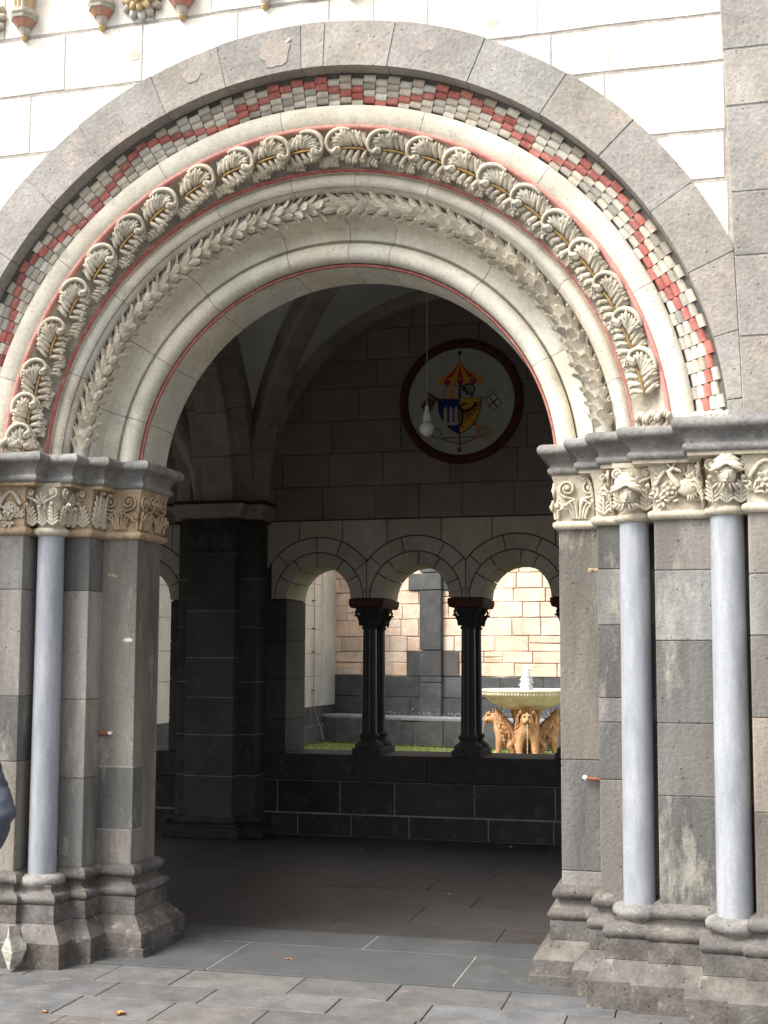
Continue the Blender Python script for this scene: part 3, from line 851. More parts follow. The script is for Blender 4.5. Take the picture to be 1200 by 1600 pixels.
def rev(p): return p[::-1]
def make_jamb(mir, label):
    root = thing('door_jamb', label, 'jamb', (mir*1.7, .4, 0))
    S_ = lambda a, b: (min(mir*a, mir*b), max(mir*a, mir*b))
    # shafts of coursed stone
    def stack(name, x0, x1, y0, y1, zs, tints, core=True):
        mb = MB()
        X0, X1 = S_(x0, x1)
        if core:
            mb.box(X0+.004, X1-.004, y0+.004, y1-.004, .05, 2.55, 1)
        for a, b, t in zip(zs[:-1], zs[1:], tints):
            mb.box(X0, X1, y0+rnd.uniform(-.0015, .0015), y1, a+.0015, b-.0015, 0, t)
        return mb.build(name, [M['jamb'], M['midmortar']], root, bevel=.004)
    D = lambda g, k=0: (g*(1+k), g, g*(1-k))
    if mir < 0:
        stack('inner_pier', 1.19, 1.415, .59, .90, [.40, 2.30], [D(.98, .07)])
        pm = MB()
        pm.box(-1.413, -1.186, .586, .72, .66, 1.0, 0, D(.62))
        pm.build('inset_block', [M['jamb']], root, bevel=.003)
        pm = MB()
        pm.box(-1.416, -1.1878, .5878, .728, .652, 1.008, 0)
        pm.build('inset_mortar', [M['lightmortar']], root)
        stack('step_pier', 1.40, 1.71, .42, .88, [.40, .95, 1.38, 1.98, 2.30], [D(1.05), D(1.3, .06), D(1.5, .03), D(.68)])
        stack('outer_pier', 1.69, 2.14, .21, .86, [.40, 1.05, 1.4, 1.98, 2.30], [D(1.3, .08), D(.8), D(1.35, .04), D(1.2)])
        stack('side_pier', 2.12, 3.3, 0, .84, [.4, 1.0, 1.6, 2.3], [D(1), D(1.2), D(.9)])
    else:
        stack('inner_pier', 1.19, 1.415, .59, .90, [.40, .545, 1.1, 2.30], [D(1.3, .02), D(.78), D(.92, .08)])
        stack('step_pier', 1.40, 1.71, .42, .88, [.40, 1.02, 1.30, 1.42, 1.78, 2.06, 2.30], [D(1.3, .06), D(.95), D(1.25), D(.75), D(1.25), D(.7)])
        stack('outer_pier', 1.69, 2.14, .21, .86, [.40, .97, 1.31, 1.70, 2.035, 2.30], [D(.62), D(.78, .02), D(.8), D(1.6, -.02), D(1.35, .04)])
        stack('side_pier', 2.12, 3.3, 0, .84, [.4, .93, 1.35, 1.72, 2.0, 2.30], [D(.95, .08), D(1.7, .12), D(1.0, .05), D(1.4), D(1.35, .06)])
    # base
    mb = MB()
    sweep(mb, JP, rev(B1), mir, 0, segtint=True)
    mb2 = mb
    for pr in (B2a, B2, B3): sweep(mb, BP, rev(pr), mir, 0, smooth=pr is not B3, segtint=True)
    mb.build('base_moulding', [M['plinth']], root)
    mb = MB()
    if mir > 0:
        for pr in (B4, B5): sweep(mb, BP, rev(pr), mir, 0, smooth=False, segtint=True)
    else:
        for pr in (B4, B5): sweep(mb, BP, rev(pr), mir, 0, smooth=False, segtint=True)
    # lowest course that peeps out under the inner pier
    X0, X1 = S_(1.036, 1.43)
    mb.box(X0-(0 if mir > 0 else 0), X1, .446, 1.0, -.02, .052, 0, D(.8))
    mb.build('plinth', [M['plinth']], root, bevel=.004, seg=1)
    # solid heart (closes tops of the plinths)
    # impost
    mb = MB()
    sweep(mb, IP, rev(IMP), mir, 0, segtint=True)
    mb.build('impost', [M['basalt']], root)
    # frieze bed and astragal
    mb = MB()
    sweep(mb, JP, rev(AST), mir, 0, segtint=True)
    sweep(mb, JP, rev(BELL), mir, 0)
    sweep(mb, IP, [(.03, 2.566), (.03, 2.545), (-.03, 2.540)], mir, 0, smooth=False)
    mb.build('capital_bed', [M['carved'] if mir > 0 else M['sand']], root)
    # ornaments per face
    segs = []
    for i in range(1, len(JP)-1):
        a, b = JP[i], JP[i+1]
        segs.append((a, b))
    Z = Vector((0, 0, 1))
    V0, V1 = 2.335, 2.545
    names = {1: 'volute_capital', 2: 'volute_capital', 4: 'leaf_capital', 6: 'vine_capital', 8: 'vine_capital'}
    for i, (a, b) in enumerate(segs, 1):
        L_ = math.hypot(b[0]-a[0], b[1]-a[1])
        U = Vector((mir*(b[0]-a[0])/L_, (b[1]-a[1])/L_, 0))
        N = Vector((mir*(b[1]-a[1])/L_, -(b[0]-a[0])/L_, 0))
        f = frame_pt(Vector((mir*a[0], a[1], 0)), U, Z, N)
        mb = MB()
        h = V1-V0
        if i in (1, 2):   # inner pier: paired volutes over fans
            n = max(1, round(L_/.19)); st = L_/n
            for k in range(n):
                u = st*(k+.5)
                for s in (-1, 1):
                    volute(mb, f, u+s*st*.27, V1-.055, .046, s, 1.9, .0085, .022, tail=[(u+s*.008, V0+.06), (u+s*.012, V0+.10)], tint=tj(.08))
                    # lower curled sheaves
                    for q in range(3):
                        mb.tube([f(u+s*(.006+.012*q), V0, .012), f(u+s*(.012+.018*q), V0+.055, .02), f(u+s*(.026+.024*q), V0+.095-.012*q, .032), f(u+s*(.045+.022*q), V0+.085-.02*q, .036)], [.008, .009, .009, .007], 6, 0, tj(.1))
            for u in (0, L_):
                mb.tube([f(u, V0, .014), f(u, V0+.1, .03)], [.01, .008], 6, 0)
                volute(mb, f, u, V0+.065, .024, 1, 1.3, .007, .03)
            nm = 'volute_capital'
        elif i in (3, 5, 7):    # short reveals: a stem with a leaf
            for u in ([L_*.25, L_*.7] if L_ > .12 else [L_*.5]):
                curlleaf(mb, f, u, V0, h*.95, .01)
                fan(mb, f, u+.03, V0+.02, .07, PI/2, 1.6, 4)
            nm = 'leaf_capital'
        elif i == 4:
            # nook face next to the column
            for u in (.035, .10, .2, .26):
                curlleaf(mb, f, u, V0, h*.62, .012*(1 if u < .1 else -1))
            volute(mb, f, .04, V1-.035, .030, 1, 1.3, .008, .03); volute(mb, f, .105, V1-.04, .030, -1, 1.3, .008, .03)
            fan(mb, f, .07, V1-.06, .06, PI/2, 3, 6)
            nm = 'leaf_capital'
        else:
            uu = L_ if i == 6 else 1.28
            if i == 6: uu = .27 if mir > 0 else .40
            st0 = .0 if i == 6 else 0
            vine(mb, f, .01+st0, uu-.01, V0+.005, V1, seed=i+int(mir))
            if i == 6 and mir > 0:
                # crouching winged beast among the vines
                mb.ell(f(.165, V0+.09, .035), (f(.055, -.012, 0)-f(0, 0, 0), f(.012, .045, 0)-f(0, 0, 0), f(0, 0, .028)-f(0, 0, 0)), 10, 8, 0)
                mb.tube([f(.12, V0+.10, .04), f(.09, V0+.14, .05), (f(.075, V0+.17, .05)), f(.10, V0+.185, .055)], [.02, .015, .014, .012], 7, 0)
                petal(mb, f, .09, V0+.185, .135, V0+.165, .009, .055, .055, .009)
                petal(mb, f, .085, V0+.185, .06, V0+.215, .006, .05, .05); petal(mb, f, .095, V0+.19, .11, V0+.22, .006, .05, .05)
                for q in range(6):
                    petal(mb, f, .17, V0+.10, .17+.055*math.cos(-.3-.28*q), V0+.10+.075*math.sin(-.3-.28*q), .008, .05, .045, .008)
                fan(mb, f, .17, V1-.06, .07, .9, 1.3, 5, .012, 0, .03)
            nm = 'vine_capital'
        mb.build(nm, [M['carved'] if mir > 0 else (M['sand'] if i < 3 else M['carved'])], root)
    return root
jr = make_jamb(1, 'right stepped stone jamb with basalt plinth and carved capitals, two marble columns set in it')
jl = make_jamb(-1, 'left stepped stone jamb with brownish scroll capitals, behind the single visible marble column')
m = MB()   # pale repair chip on the left plinth
pts = [(0, .04, .055, .36), (.028, .06, .03, .0)]
chx, chy = -1.580, .018
ch = MB()
lev = [(.225, .014, .05), (.20, .018, .055), (.175, .022, .06), (.125, .060, .075), (.105, .062, .075), (.05, .030, .05), (.02, .014, .045)]
vs = []
for z, hw, d in lev:
    vs += [(chx-hw, chy+.06, z), (chx-hw*.5, chy-d*.4, z), (chx+hw*.45, chy-d*.45, z), (chx+hw, chy+.06, z)]
fs = []
for j in range(len(lev)-1):
    for i in range(3): fs.append((j*4+i, (j+1)*4+i, (j+1)*4+i+1, j*4+i+1))
ch.add(vs, fs, 0)
ch.v = [(a+rnd.uniform(-.006, .006), b+rnd.uniform(-.006, .003), c+rnd.uniform(-.006, .006)) for a, b, c in ch.v]
o = ch.build('repair_patch', M['chip'], jl, bevel=.012)
o['label'] = 'whitish plaster repair lump on the plinth'

# marble columns
def make_column(x, y, r, label, seedk):
    root = thing('marble_column', label, 'column', (x, y, .36), 0, 'slender marble columns in the portal jambs')
    mb = MB()
    mb.lathe([(r*1.02, .445), (r*1.03, .50), (r*1.01, 1.2), (r*.985, 1.9), (r*.97, 2.285)], (x, y, 0), 40)
    mb.build('shaft', M['shaft'], root)
    mb = MB()
    mb.lathe([(r+.01, .36), (r+.028, .372), (r+.030, .384), (r+.045, .392), (r+.055, .408), (r+.055, .425), (r+.045, .440), (r+.02, .450), (r*.9, .452)], (x, y, 0), 36)
    mb.build('base', M['basalt'], root)
    mb = MB()
    mb.lathe([(r*.9, 2.276), (r+.010, 2.280), (r+.022, 2.290), (r+.025, 2.302), (r+.02, 2.314), (r+.006, 2.324)], (x, y, 0), 32)
    # bell from round to square
    hw = .098
    def bell(i, j):
        a = 2*PI*i/32; q = j/7
        c, s = math.cos(a), math.sin(a)
        k = 1/max(abs(c), abs(s))
        rr = (r+.004)*(1-q**1.6)+hw*(k*.6+.4)*(q**1.6)
        return (x+rr*c, y+rr*s, 2.322+q*.225)
    mb.grid(bell, 32, 8, 0, cu=True)
    mb.box(x-hw, x+hw, y-hw, y+hw, 2.54, 2.563)
    # foliage and a crouched mask
    Z = Vector((0, 0, 1))
    for (ux, uy, nx, ny) in ((1, 0, 0, -1), (0, 1, -1, 0) if x > 0 else (0, -1, 1, 0), (0, 1, 1, 0) if x > 0 else (0, -1, -1, 0)):
        f = frame_pt(Vector((x+nx*(r+.012), y+ny*(r+.012), 0)), Vector((ux, uy, 0)), Z, Vector((nx, ny, 0)))
        for u in (-.062, 0, .062):
            curlleaf(mb, f, u, 2.33, .115 if u else .10, .012*(1 if u > 0 else -1) if u else 0)
        for s in (-1, 1):
            volute(mb, f, s*.068, 2.508, .028, s, 1.5, .008, .030, tail=[(s*.012, 2.42), (s*.02, 2.46)])
        fan(mb, f, 0, 2.44, .07, PI/2, 2.0, 5, .009, 0, .02, .02)
    if seedk == 2:
        for u in (-.03, .03): curlleaf(mb, f, u, 2.34, .19, u)
        mb.build('capital', M['carved'], root)
        return root
    # mask (head) on the front
    f = frame_pt(Vector((x, y-r-.05, 0)), Vector((1, 0, 0)), Z, Vector((0, -1, 0)))
    hx = -.028 if seedk == 0 else .0
    hz = 2.40 if seedk == 0 else 2.455
    v_ = lambda a, b, c: f(a, b, c)-f(0, 0, 0)
    mb.ell(f(hx, hz, .01), (v_(.043, 0, 0), v_(0, 0, .045), v_(0, .055, 0)), 12, 9)
    mb.ell(f(hx, hz-.012, .055), (v_(.010, 0, 0), v_(0, 0, .014), v_(0, .022, -.006)), 8, 6)
    for s in (-1, 1):
        mb.ell(f(hx+s*.020, hz+.010, .045), (v_(.012, 0, 0), v_(0, 0, .007), v_(0, .007, 0)), 8, 6)
        petal(mb, f, hx+s*.006, hz+.022, hx+s*.036, hz+.026, .006, .048, .036)
    petal(mb, f, hx-.018, hz-.034, hx+.018, hz-.034, .006, .046, .046)
    # leafy hood
    for lay, (zz_, ln, wo) in enumerate(((.040, .075, .050), (.066, .060, .038), (.088, .042, .026))):
        for i in range(8-lay):
            a = PI*(-.06+1.12*i/(7-lay))
            petal(mb, f, hx+.012*math.cos(a), hz+zz_, hx+ln*math.cos(a), hz+zz_-.018+.040*math.sin(a), .0125, wo+.012, wo-.012, .010, 0, tj(.14))
    mb.ell(f(hx, hz+.062, .012), (v_(.055, 0, 0), v_(0, 0, .045), v_(0, .035, 0)), 12, 8)
    for s in (-1, 1):   # locks of beard and stalks under the mask
        for q in range(3):
            petal(mb, f, hx+s*(.012+.014*q), hz-.045, hx+s*(.02+.022*q), hz-.080+.008*q, .007, .04, .02, .008)
    mb.build('capital', M['carved'], root)
    return root
make_column(1.59, .33, .074, 'blue grey marble column in the right jamb, nearest the doorway', 0)
make_column(2.028, .115, .079, 'right-hand marble column of the right jamb, nearest the edge of the photo', 1)
make_column(-1.587, .33, .074, 'blue grey marble column of the left jamb, left of the doorway', 2)

def lump(par, name, c, sc, mat, n=7):
    mb = MB(); rr = random.Random(int(c[0]*1000))
    for i in range(n):
        k = rr.uniform(.4, 1)
        mb.ell((c[0]+rr.uniform(-1, 1)*sc[0]*.7, c[1], c[2]+rr.uniform(-1, 1)*sc[2]*.6), ((sc[0]*k*.6, 0, 0), (0, sc[1]*k, 0), (0, 0, sc[2]*k*.7)), 8, 6, 0, tj(.15))
    mb.build(name, mat, par)
lump(jl, 'old_mortar_lump', (-1.345, .590, 2.075), (.04, .008, .012), M['sand'])
lump(jr, 'old_mortar_lump', (1.372, .590, 2.065), (.035, .008, .012), M['sand'])
lump(jl, 'pale_mortar_patch', (-1.52, .420, .60), (.035, .004, .07), M['basalt'], 12)
lump(arch, 'plug', (-.115, -.006, 4.80), (.018, .006, .016), M['chip'], 4)
lump(arch, 'plug', (.41, -.006, 4.775), (.014, .005, .014), M['basalt'], 4)
def patch(par, name, cx, cz, rx, rz, y, mat, label=None, th=.0007):
    rr = random.Random(int(abs(cx)*997+cz*31)); n = 18
    k = [1+.10*math.sin(2.1*i)+rr.uniform(-.10, .08) for i in range(n)]
    pts = [(cx+rx*k[i]*math.cos(2*PI*i/n), cz+rz*k[i]*math.sin(2*PI*i/n)) for i in range(n)]
    mb = MB(); mb.prism(pts, y-th, y+.01, 0); o = mb.build(name, mat, par)
    if label: o['label'] = label
M['tanpatch'] = stone('tan_bare_stone', (.62, .53, .44), (.54, .46, .38), var=.25, scale=20, bump=.5)
M['pinkpatch'] = stone('pinkish_bare_stone', (.365, .318, .275), (.31, .275, .24), var=.25, scale=16, bump=.5)
M['greypatch'] = stone('grey_weathered_patch', (.60, .57, .52), (.46, .43, .39), var=.2, scale=14, bump=.4)
patch(wall, 'bare_patch', -.989, 4.833, .030, .036, -.0015, M['tanpatch'])
patch(wall, 'bare_patch', .952, 4.766, .030, .026, -.0015, M['tanpatch'])
patch(arch, 'pinkish_patch', -.191, 4.747, .080, .085, -.008, M['pinkpatch'])
patch(arch, 'pinkish_patch', -.655, 4.676, .050, .040, -.008, M['pinkpatch'])
patch(arch, 'pinkish_patch', .62, 4.683, .045, .03, -.008, M['pinkpatch'])
patch(jl, 'pale_chip', -1.236, 1.71, .030, .012, .588, M['greypatch'])
# iron pins in the jambs
def pin(x, y, z, sx, label, pale):
    root = thing('iron_pin', label, 'pin', (x, y, z), 0, 'iron door pins left in the jambs')
    mb = MB()
    mb.tube([(x, y+.03, z), (x-sx*.02, y-.015, z-.002), (x-sx*.075, y-.022, z+.006)], [.011, .010, .009], 8, 0)
    mb.build('shank', PINR, root)
    mb = MB()
    mb.ell((x-sx*.083, y-.024, z+.009), ((.014, 0, 0), (0, .011, 0), (0, 0, .013)), 9, 7)
    mb.build('knob', PINW, root)
PINR = plain('rusty_red_iron', (.28, .09, .06), .7, .3, 0, .5, 60)
PINW = plain('chalky_paint', (.7, .68, .66), .7)
pin(1.398, .585, 1.005, 1, 'rusty iron pin with white knob in the right inner pier', True)
m = MB()
root = thing('iron_pin', 'short rusty red and white iron stub in the left inner pier', 'pin', (-1.36, .58, 1.19), 0, 'iron door pins left in the jambs')
m.box(-1.395, -1.34, .565, .60, 1.178, 1.20, 0, jit=.004); m.build('shank', PINR, root, bevel=.003)
m = MB(); m.box(-1.34, -1.315, .57, .60, 1.180, 1.199, 0, jit=.003); m.build('knob', PINW, root, bevel=.003)

# ================================================================== PASSAGE: back wall with arcade
YB = 5.29; YB2 = 5.87
PITCH = .93
AC = [-1.59+PITCH*k for k in range(4)]
AC_L = [-5.06-1.59+.0+PITCH*k for k in range(4)]
AC_L = [2*-2.49-c for c in AC][::-1]     # mirrored about the wall pier
AC_R = [2*2.03-c for c in AC][::-1]  # unseen right bay openings, added to let more daylight into the passage
AC_L = AC_L+AC_R
ZS = 2.17
back = thing('arcade_wall', 'dark passage wall with round-arched arcade openings on a basalt parapet', 'wall', (-.2, 5.5, 0))
def low_open(x):
    z = ZS
    for c in AC+AC_L:
        if abs(x-c) < .31: z = ZS+math.sqrt(.31**2-(x-c)**2)
    return z
def low_arch(x, r):
    z = ZS
    for c in AC+AC_L:
        if abs(x-c) < r: z = max(z, ZS+math.sqrt(r*r-(x-c)**2))
    return z
# mass of the upper wall
m = MB()
over(m, -7.4, 7.4, ZS, 5.6, lambda x: low_arch(x, .36) if low_arch(x, .36) > ZS else ZS, YB+.012, YB2, 0, n=592)
m.build('mortar_core', M['darkmortar'], back)
# voussoirs, two rings
m = MB()
for c in AC+AC_L:
    cut1 = [0, 28+rnd.uniform(-6, 6), 60+rnd.uniform(-6, 6), 88+rnd.uniform(-5, 5), 122+rnd.uniform(-6, 6), 152+rnd.uniform(-5, 5), 180]
    for a, b in zip(cut1[:-1], cut1[1:]):
        m.prism(sector(c, ZS, .31, .428, R(a)+.012, R(b)-.012, 7), YB, YB2+.002, 0, tj(.07, .03))
    cut2 = [0, 36+rnd.uniform(-5, 5), 66+rnd.uniform(-6, 6), 98+rnd.uniform(-6, 6), 135+rnd.uniform(-6, 6), 180]
    for a, b in zip(cut2[:-1], cut2[1:]):
        pl = sector(c, ZS, .438, .572, R(a)+.008, R(b)-.008, 8)
        pl = clip(pl, 1, 0, c+PITCH/2-.004); pl = clip(pl, -1, 0, -(c-PITCH/2+.004)) if len(pl) > 2 else pl
        if len(pl) > 2: m.prism(pl, YB, YB+.05, 0, tj(.07, .03))
xs = [-7.4, -6.9, -6.2, -5.2, -4.4, -3.7, -3.07, -2.1, -1.78, -1.36, -.93, -.42, .05, .62, 1.0, 1.5, 1.9, 2.6, 3.3, 4.1, 5, 6, 7.4]
for a, b in zip(xs[:-1], xs[1:]):
    over(m, a+.004, b-.004, ZS, 2.90, lambda x: low_arch(x, .582), YB, YB+.05, 0, tj(.07, .03), n=max(8, (b-a)*50))
m.build('arch_stones', [M['arcade']], back, bevel=.003, seg=1)
# lunette wall
m = MB()
z = 2.91; k = 0
while z < 5.5:
    h = rnd.choice([.26, .29, .31])
    x = -7.4+rnd.uniform(0, .4)
    while x < 7.4:
        wd = rnd.uniform(.38, .68)
        m.box(x+.003, min(x+wd, 7.4)-.003, YB-.004, YB+.04, z+.003, z+h-.003, 0, tj(.10, .04))
        x += wd
    z += h
m.build('lunette_masonry', M['lunette'], back, bevel=.002, seg=1)
# parapet
m = MB()
m.box(-7.4, 7.4, YB+.005, YB2, 0, .50, 1)
zs = [0, .20, .50, .62]
for a, b in ((0, .20), (.205, .50)):
    x = -7.4+rnd.uniform(0, .3)
    while x < 7.4:
        wd = rnd.uniform(.42, .9)
        m.box(x+.005, min(x+wd, 7.4)-.005, YB, YB+.06, a+.005, b-.005, 0, tj(.25, .03))
        x += wd
M['pdark'] = stone('parapet_basalt', (.046, .043, .042), (.03, .028, .028), var=.3, scale=4, bump=.5, stain=(.12, .115, .11), stain_amt=.45)
m.build('parapet', [M['pdark'], M['lightmortar']], back, bevel=.002, seg=1)
m = MB()
x = -7.4
for wd in (1.9, 1.8, 1.6, 1.55, 1.2, 1.4, 1.7, 1.9, 1.75):
    m.box(x+.002, x+wd-.002, YB-.025, YB2+.04, .508, .742, 0, tj(.15, .03)); x += wd
m.build('sill', M['pdark'], back, bevel=.008)
# dark wall pieces between the openings (quoins)
m = MB()
def quoin(x0, x1):
    zz = [.745, 1.05, 1.42, 1.78, 2.166]
    m.box(x0+.01, x1-.01, YB+.012, YB2-.01, .7, ZS, 1)
    for a, b in zip(zz[:-1], zz[1:]):
        m.box(x0, x1, YB, YB2, a+.002, b-.002, 0, tj(.2, .03))
quoin(-3.07+.0, -1.90); quoin(AC[3]+.31, AC_R[0]-.31); quoin(AC_R[3]+.31, 7.4); quoin(-7.4, AC_L[0]-.31)
m.build('quoins', [M['dark'], M['darkmortar']], back, bevel=.004, seg=1)
# arcade columns
def twin_column(x, label, first=None):
    root = thing('arcade_column', label, 'column', (x, 5.58, .742), 0, 'black twin columns of the passage arcade')
    for yy in (5.42, 5.74):
        mb = MB(); mb.lathe([(.070, .93), (.068, 1.2), (.062, 1.90)], (x, yy, 0), 24); mb.build('shaft', M['blk'], root)
    mb = MB()
    mb.box(x-.135, x+.135, 5.30, 5.87, .742, .80)
    for yy in (5.42, 5.74):
        mb.lathe([(.13, .795), (.135, .81), (.13, .83), (.10, .855), (.085, .865), (.075, .885), (.088, .895), (.095, .910), (.088, .925), (.066, .935)], (x, yy, 0), 24)
    mb.build('base', M['blkrough'], root, bevel=.01)
    mb = MB()
    for yy in (5.42, 5.74):
        mb.lathe([(.058, 1.885), (.072, 1.892), (.076, 1.902), (.070, 1.912), (.060, 1.915)], (x, yy, 0), 20)
        def bell(i, j, yy=yy):
            a = 2*PI*i/24; q = j/6; c, s = math.cos(a), math.sin(a); k = 1/max(abs(c), abs(s))
            rr = .062*(1-q**1.7)+.125*(k*.6+.4)*q**1.7
            return (x+rr*c, yy+rr*s, 1.91+q*.17)
        mb.grid(bell, 24, 7, 0, cu=True)
        for ux, uy, nx, ny in ((1, 0, 0, -1), (0, 1, -1, 0), (0, 1, 1, 0)):
            f = frame_pt(Vector((x+nx*.068, yy+ny*.068, 0)), Vector((ux, uy, 0)), Vector((0, 0, 1)), Vector((nx, ny, 0)))
            for u in (-.045, .045): curlleaf(mb, f, u, 1.92, .10, 0)
            for s in (-1, 1): volute(mb, f, s*.08, 2.045, .028, s, 1.3, .009, .035)
    mb.build('capital', M['blkrough'], root)
    mb = MB()
    mb.prism([(x-.15, 2.085), (x+.15, 2.085), (x+.165, 2.12), (x+.165, 2.168), (x-.165, 2.168), (x-.165, 2.12)], 5.27, 5.89)
    mb.build('impost_block', M['ribred'], root, bevel=.006)
    return root
M['blk'] = stone('polished_black_stone', (.035, .035, .038), (.02, .02, .022), var=.2, scale=8, rough=.35, bump=.05)
M['blkrough'] = stone('black_carved_stone', (.055, .05, .045), (.03, .028, .026), var=.3, scale=10, bump=.5)
t0 = twin_column(-1.125, 'black twin-shaft arcade column left of the middle opening')
def reloc(src, x, label):
    c = copy_tree(src); c.location.x += x; c['label'] = label; return c
reloc(t0, PITCH, 'black twin-shaft arcade column just left of the lion fountain')
reloc(t0, 2*PITCH, 'black arcade column mostly hidden behind the right door jamb')
# heart ornament over the first capital
m = MB()
for cx in (-1.125, -.195):
    for s in (-1, 1):
        f = frame_pt(Vector((cx, YB-.004, 0)), Vector((1, 0, 0)), Vector((0, 0, 1)), Vector((0, -1, 0)))
        petal(m, f, 0, 2.215, s*.035, 2.265, .014, .002, .002, .008)
m.build('spandrel_heart', M['rib'], back)

# wall pier between the bays
pier = thing('wall_pier', 'dark engaged pier with red-edged impost between two vault bays', 'pier', (-2.49, 5.1, 0))
def pstack(name, x0, x1, y0, zs, par, light=.7):
    mb = MB()
    mb.box(x0+.003, x1-.003, y0+.003, YB+.1, .1, zs[-1], 1)
    for a, b in zip(zs[:-1], zs[1:]):
        mb.box(x0, x1, y0, YB+.05, a+.0025, b-.0025, 0, tj(.2, .03))
    return mb.build(name, [M['dark'], M['lightmortar']], par, bevel=.004, seg=1)
pstack('pilaster', -2.74, -2.27, 4.90, [.16, .55, .92, 1.26, 1.62, 2.05, 2.56], pier)
pstack('side_strip', -2.88, -2.10, 5.03, [.16, .55, .92, 1.40, 1.9, 2.35, 2.90], pier)
m = MB()
for (x0, x1, y0) in ((-2.84, -2.17, 4.80), (-2.98, -2.0, 4.93)):
    m.box(x0, x1, y0, YB+.02, 0, .095, 0, tj(.1)); m.box(x0+.03, x1-.03, y0+.03, YB+.02, .095, .13)
    for yy, r_, z_ in ((y0+.05, .035, .155),):
        m.tube([(x0+.04, yy, z_), (x1-.04, yy, z_)], r_, 10)
        m.tube([(x0+.05, yy, z_), (x0+.05, YB, z_)], r_, 10); m.tube([(x1-.05, yy, z_), (x1-.05, YB, z_)], r_, 10)
m.build('base', M['blkrough'], pier, bevel=.012)
m = MB()
f = frame_pt(Vector((-2.505, 4.89, 0)), Vector((1, 0, 0)), Vector((0, 0, 1)), Vector((0, -1, 0)))
pp = [(-2.74, YB), (-2.74, 4.90), (-2.27, 4.90), (-2.27, YB)]
sweep(m, pp, [(.0, 2.555), (.025, 2.56), (.03, 2.575), (.02, 2.59), (0, 2.595), (.01, 2.75), (.05, 2.90)][::-1], 1)
for u in (-.17, -.06, .06, .17):
    curlleaf(m, f, u, 2.60, .2, 0)
for u in (-.12, 0, .12):
    curlleaf(m, f, u, 2.68, .19, 0)
for s in (-1, 1): volute(m, f, s*.2, 2.86, .05, s, 1.5, .012, .04)
m.build('capital', M['dark'], pier)
m = MB()
ip = [(-2.88, YB), (-2.88, 5.03), (-2.76, 5.03), (-2.76, 4.90), (-2.25, 4.90), (-2.25, 5.03), (-2.10, 5.03), (-2.10, YB)]
prof = [(0, 2.89), (.03, 2.90), (.04, 2.935), (.03, 2.945), (.06, 2.98), (.085, 2.995), (.085, 3.03), (-.12, 3.035)]
sweep(m, ip, prof[::-1], 1, 0)
m.build('impost', M['rib'], pier)
m = MB()
sweep(m, ip, [(.05, 3.036), (.088, 3.038), (.088, 3.062), (-.12, 3.064)][::-1], 1, 0, smooth=False)
sweep(m, ip, [(.031, 2.873), (.034, 2.895)][::-1], 1, 0, smooth=False)
m.build('red_band', M['ribred'], pier)

# ---------------- vault
vault = thing('passage_vault', 'grey plaster groin vault with stone ribs over the dark passage', 'vault', (-.23, 3.1, 3.0))
YF = .905
def bayweb(x0, x1):
    xc, hx = (x0+x1)/2, (x1-x0)/2
    yc, hy = (YF+YB)/2, (YB-YF)/2
    def h(t, hh, rise): # pointed-less semicircle
        t = min(1, abs(t))
        return 3.12+rise*math.sqrt(max(0, 1-t*t))
    mb = MB()
    N = 56
    def fn(i, j):
        # denser sampling towards the edges
        u = -math.cos(PI*i/(N-1)); v = -math.cos(PI*j/(N-1))
        return (xc+hx*u, yc+hy*v, max(h(u, hx, 1.93), h(v, hy, 2.08)))
    mb.grid(fn, N, N, 0, smooth=True, flip=True)
    mb.build('web', M['web'], vault)
    # diagonal ribs
    for s in (1, -1):
        mb = MB()
        n = 33; w_ = .115
        pts = []
        for i in range(n):
            t = -math.cos(PI*i/(n-1))
            x, y_ = xc+hx*t, yc+hy*t*s
            z_ = 3.05+2.02*math.sqrt(max(0, 1-t*t))
            pts.append(Vector((x, y_, z_)))
        d = Vector((hx, hy*s, 0)).normalized(); nn = Vector((-d.y, d.x, 0))
        def sec(i, j):
            t = -math.cos(PI*i/(n-1))
            p_ = pts[i]
            # normal in the plane of the arch
            out = Vector((d.x*t, d.y*t, math.sqrt(max(0, 1-t*t))))
            k = [(-w_, .12), (-w_, -.05), (-w_+.03, -.09), (w_-.03, -.09), (w_, -.05), (w_, .12)][j]
            return p_+nn*k[0]+out*k[1]
        cuts = list(range(0, n-3, 4))+[n-1]
        for a, b in zip(cuts[:-1], cuts[1:]):
            t = tj(.14, .03)
            mb.grid(lambda i, j: sec(i+a, j)+(pts[min(a+1, n-1)]-pts[a]).normalized()*(.003 if i == 0 else 0), b-a+1, 6, 0, t, False)
        mb.build('diagonal_rib', M['rib'], vault)
    # wall rib on the back wall
    mb = MB()
    cuts = [-1, 16, 33, 47, 62, 78, 95, 111, 128, 145, 162, 181]
    for a, b in zip(cuts[:-1], cuts[1:]):
        mb.prism(sector(xc-.03, 3.12, 1.81, 1.945, R(a)+.0008, R(b)-.0008, 6), YB-.10, YB-.002, 0, tj(.1, .03))
    mb.build('wall_rib', M['rib'], vault, bevel=.006, seg=1)
bayweb(-2.21, 1.75)
bayweb(-6.75, -2.77)
bayweb(2.31, 7.4)
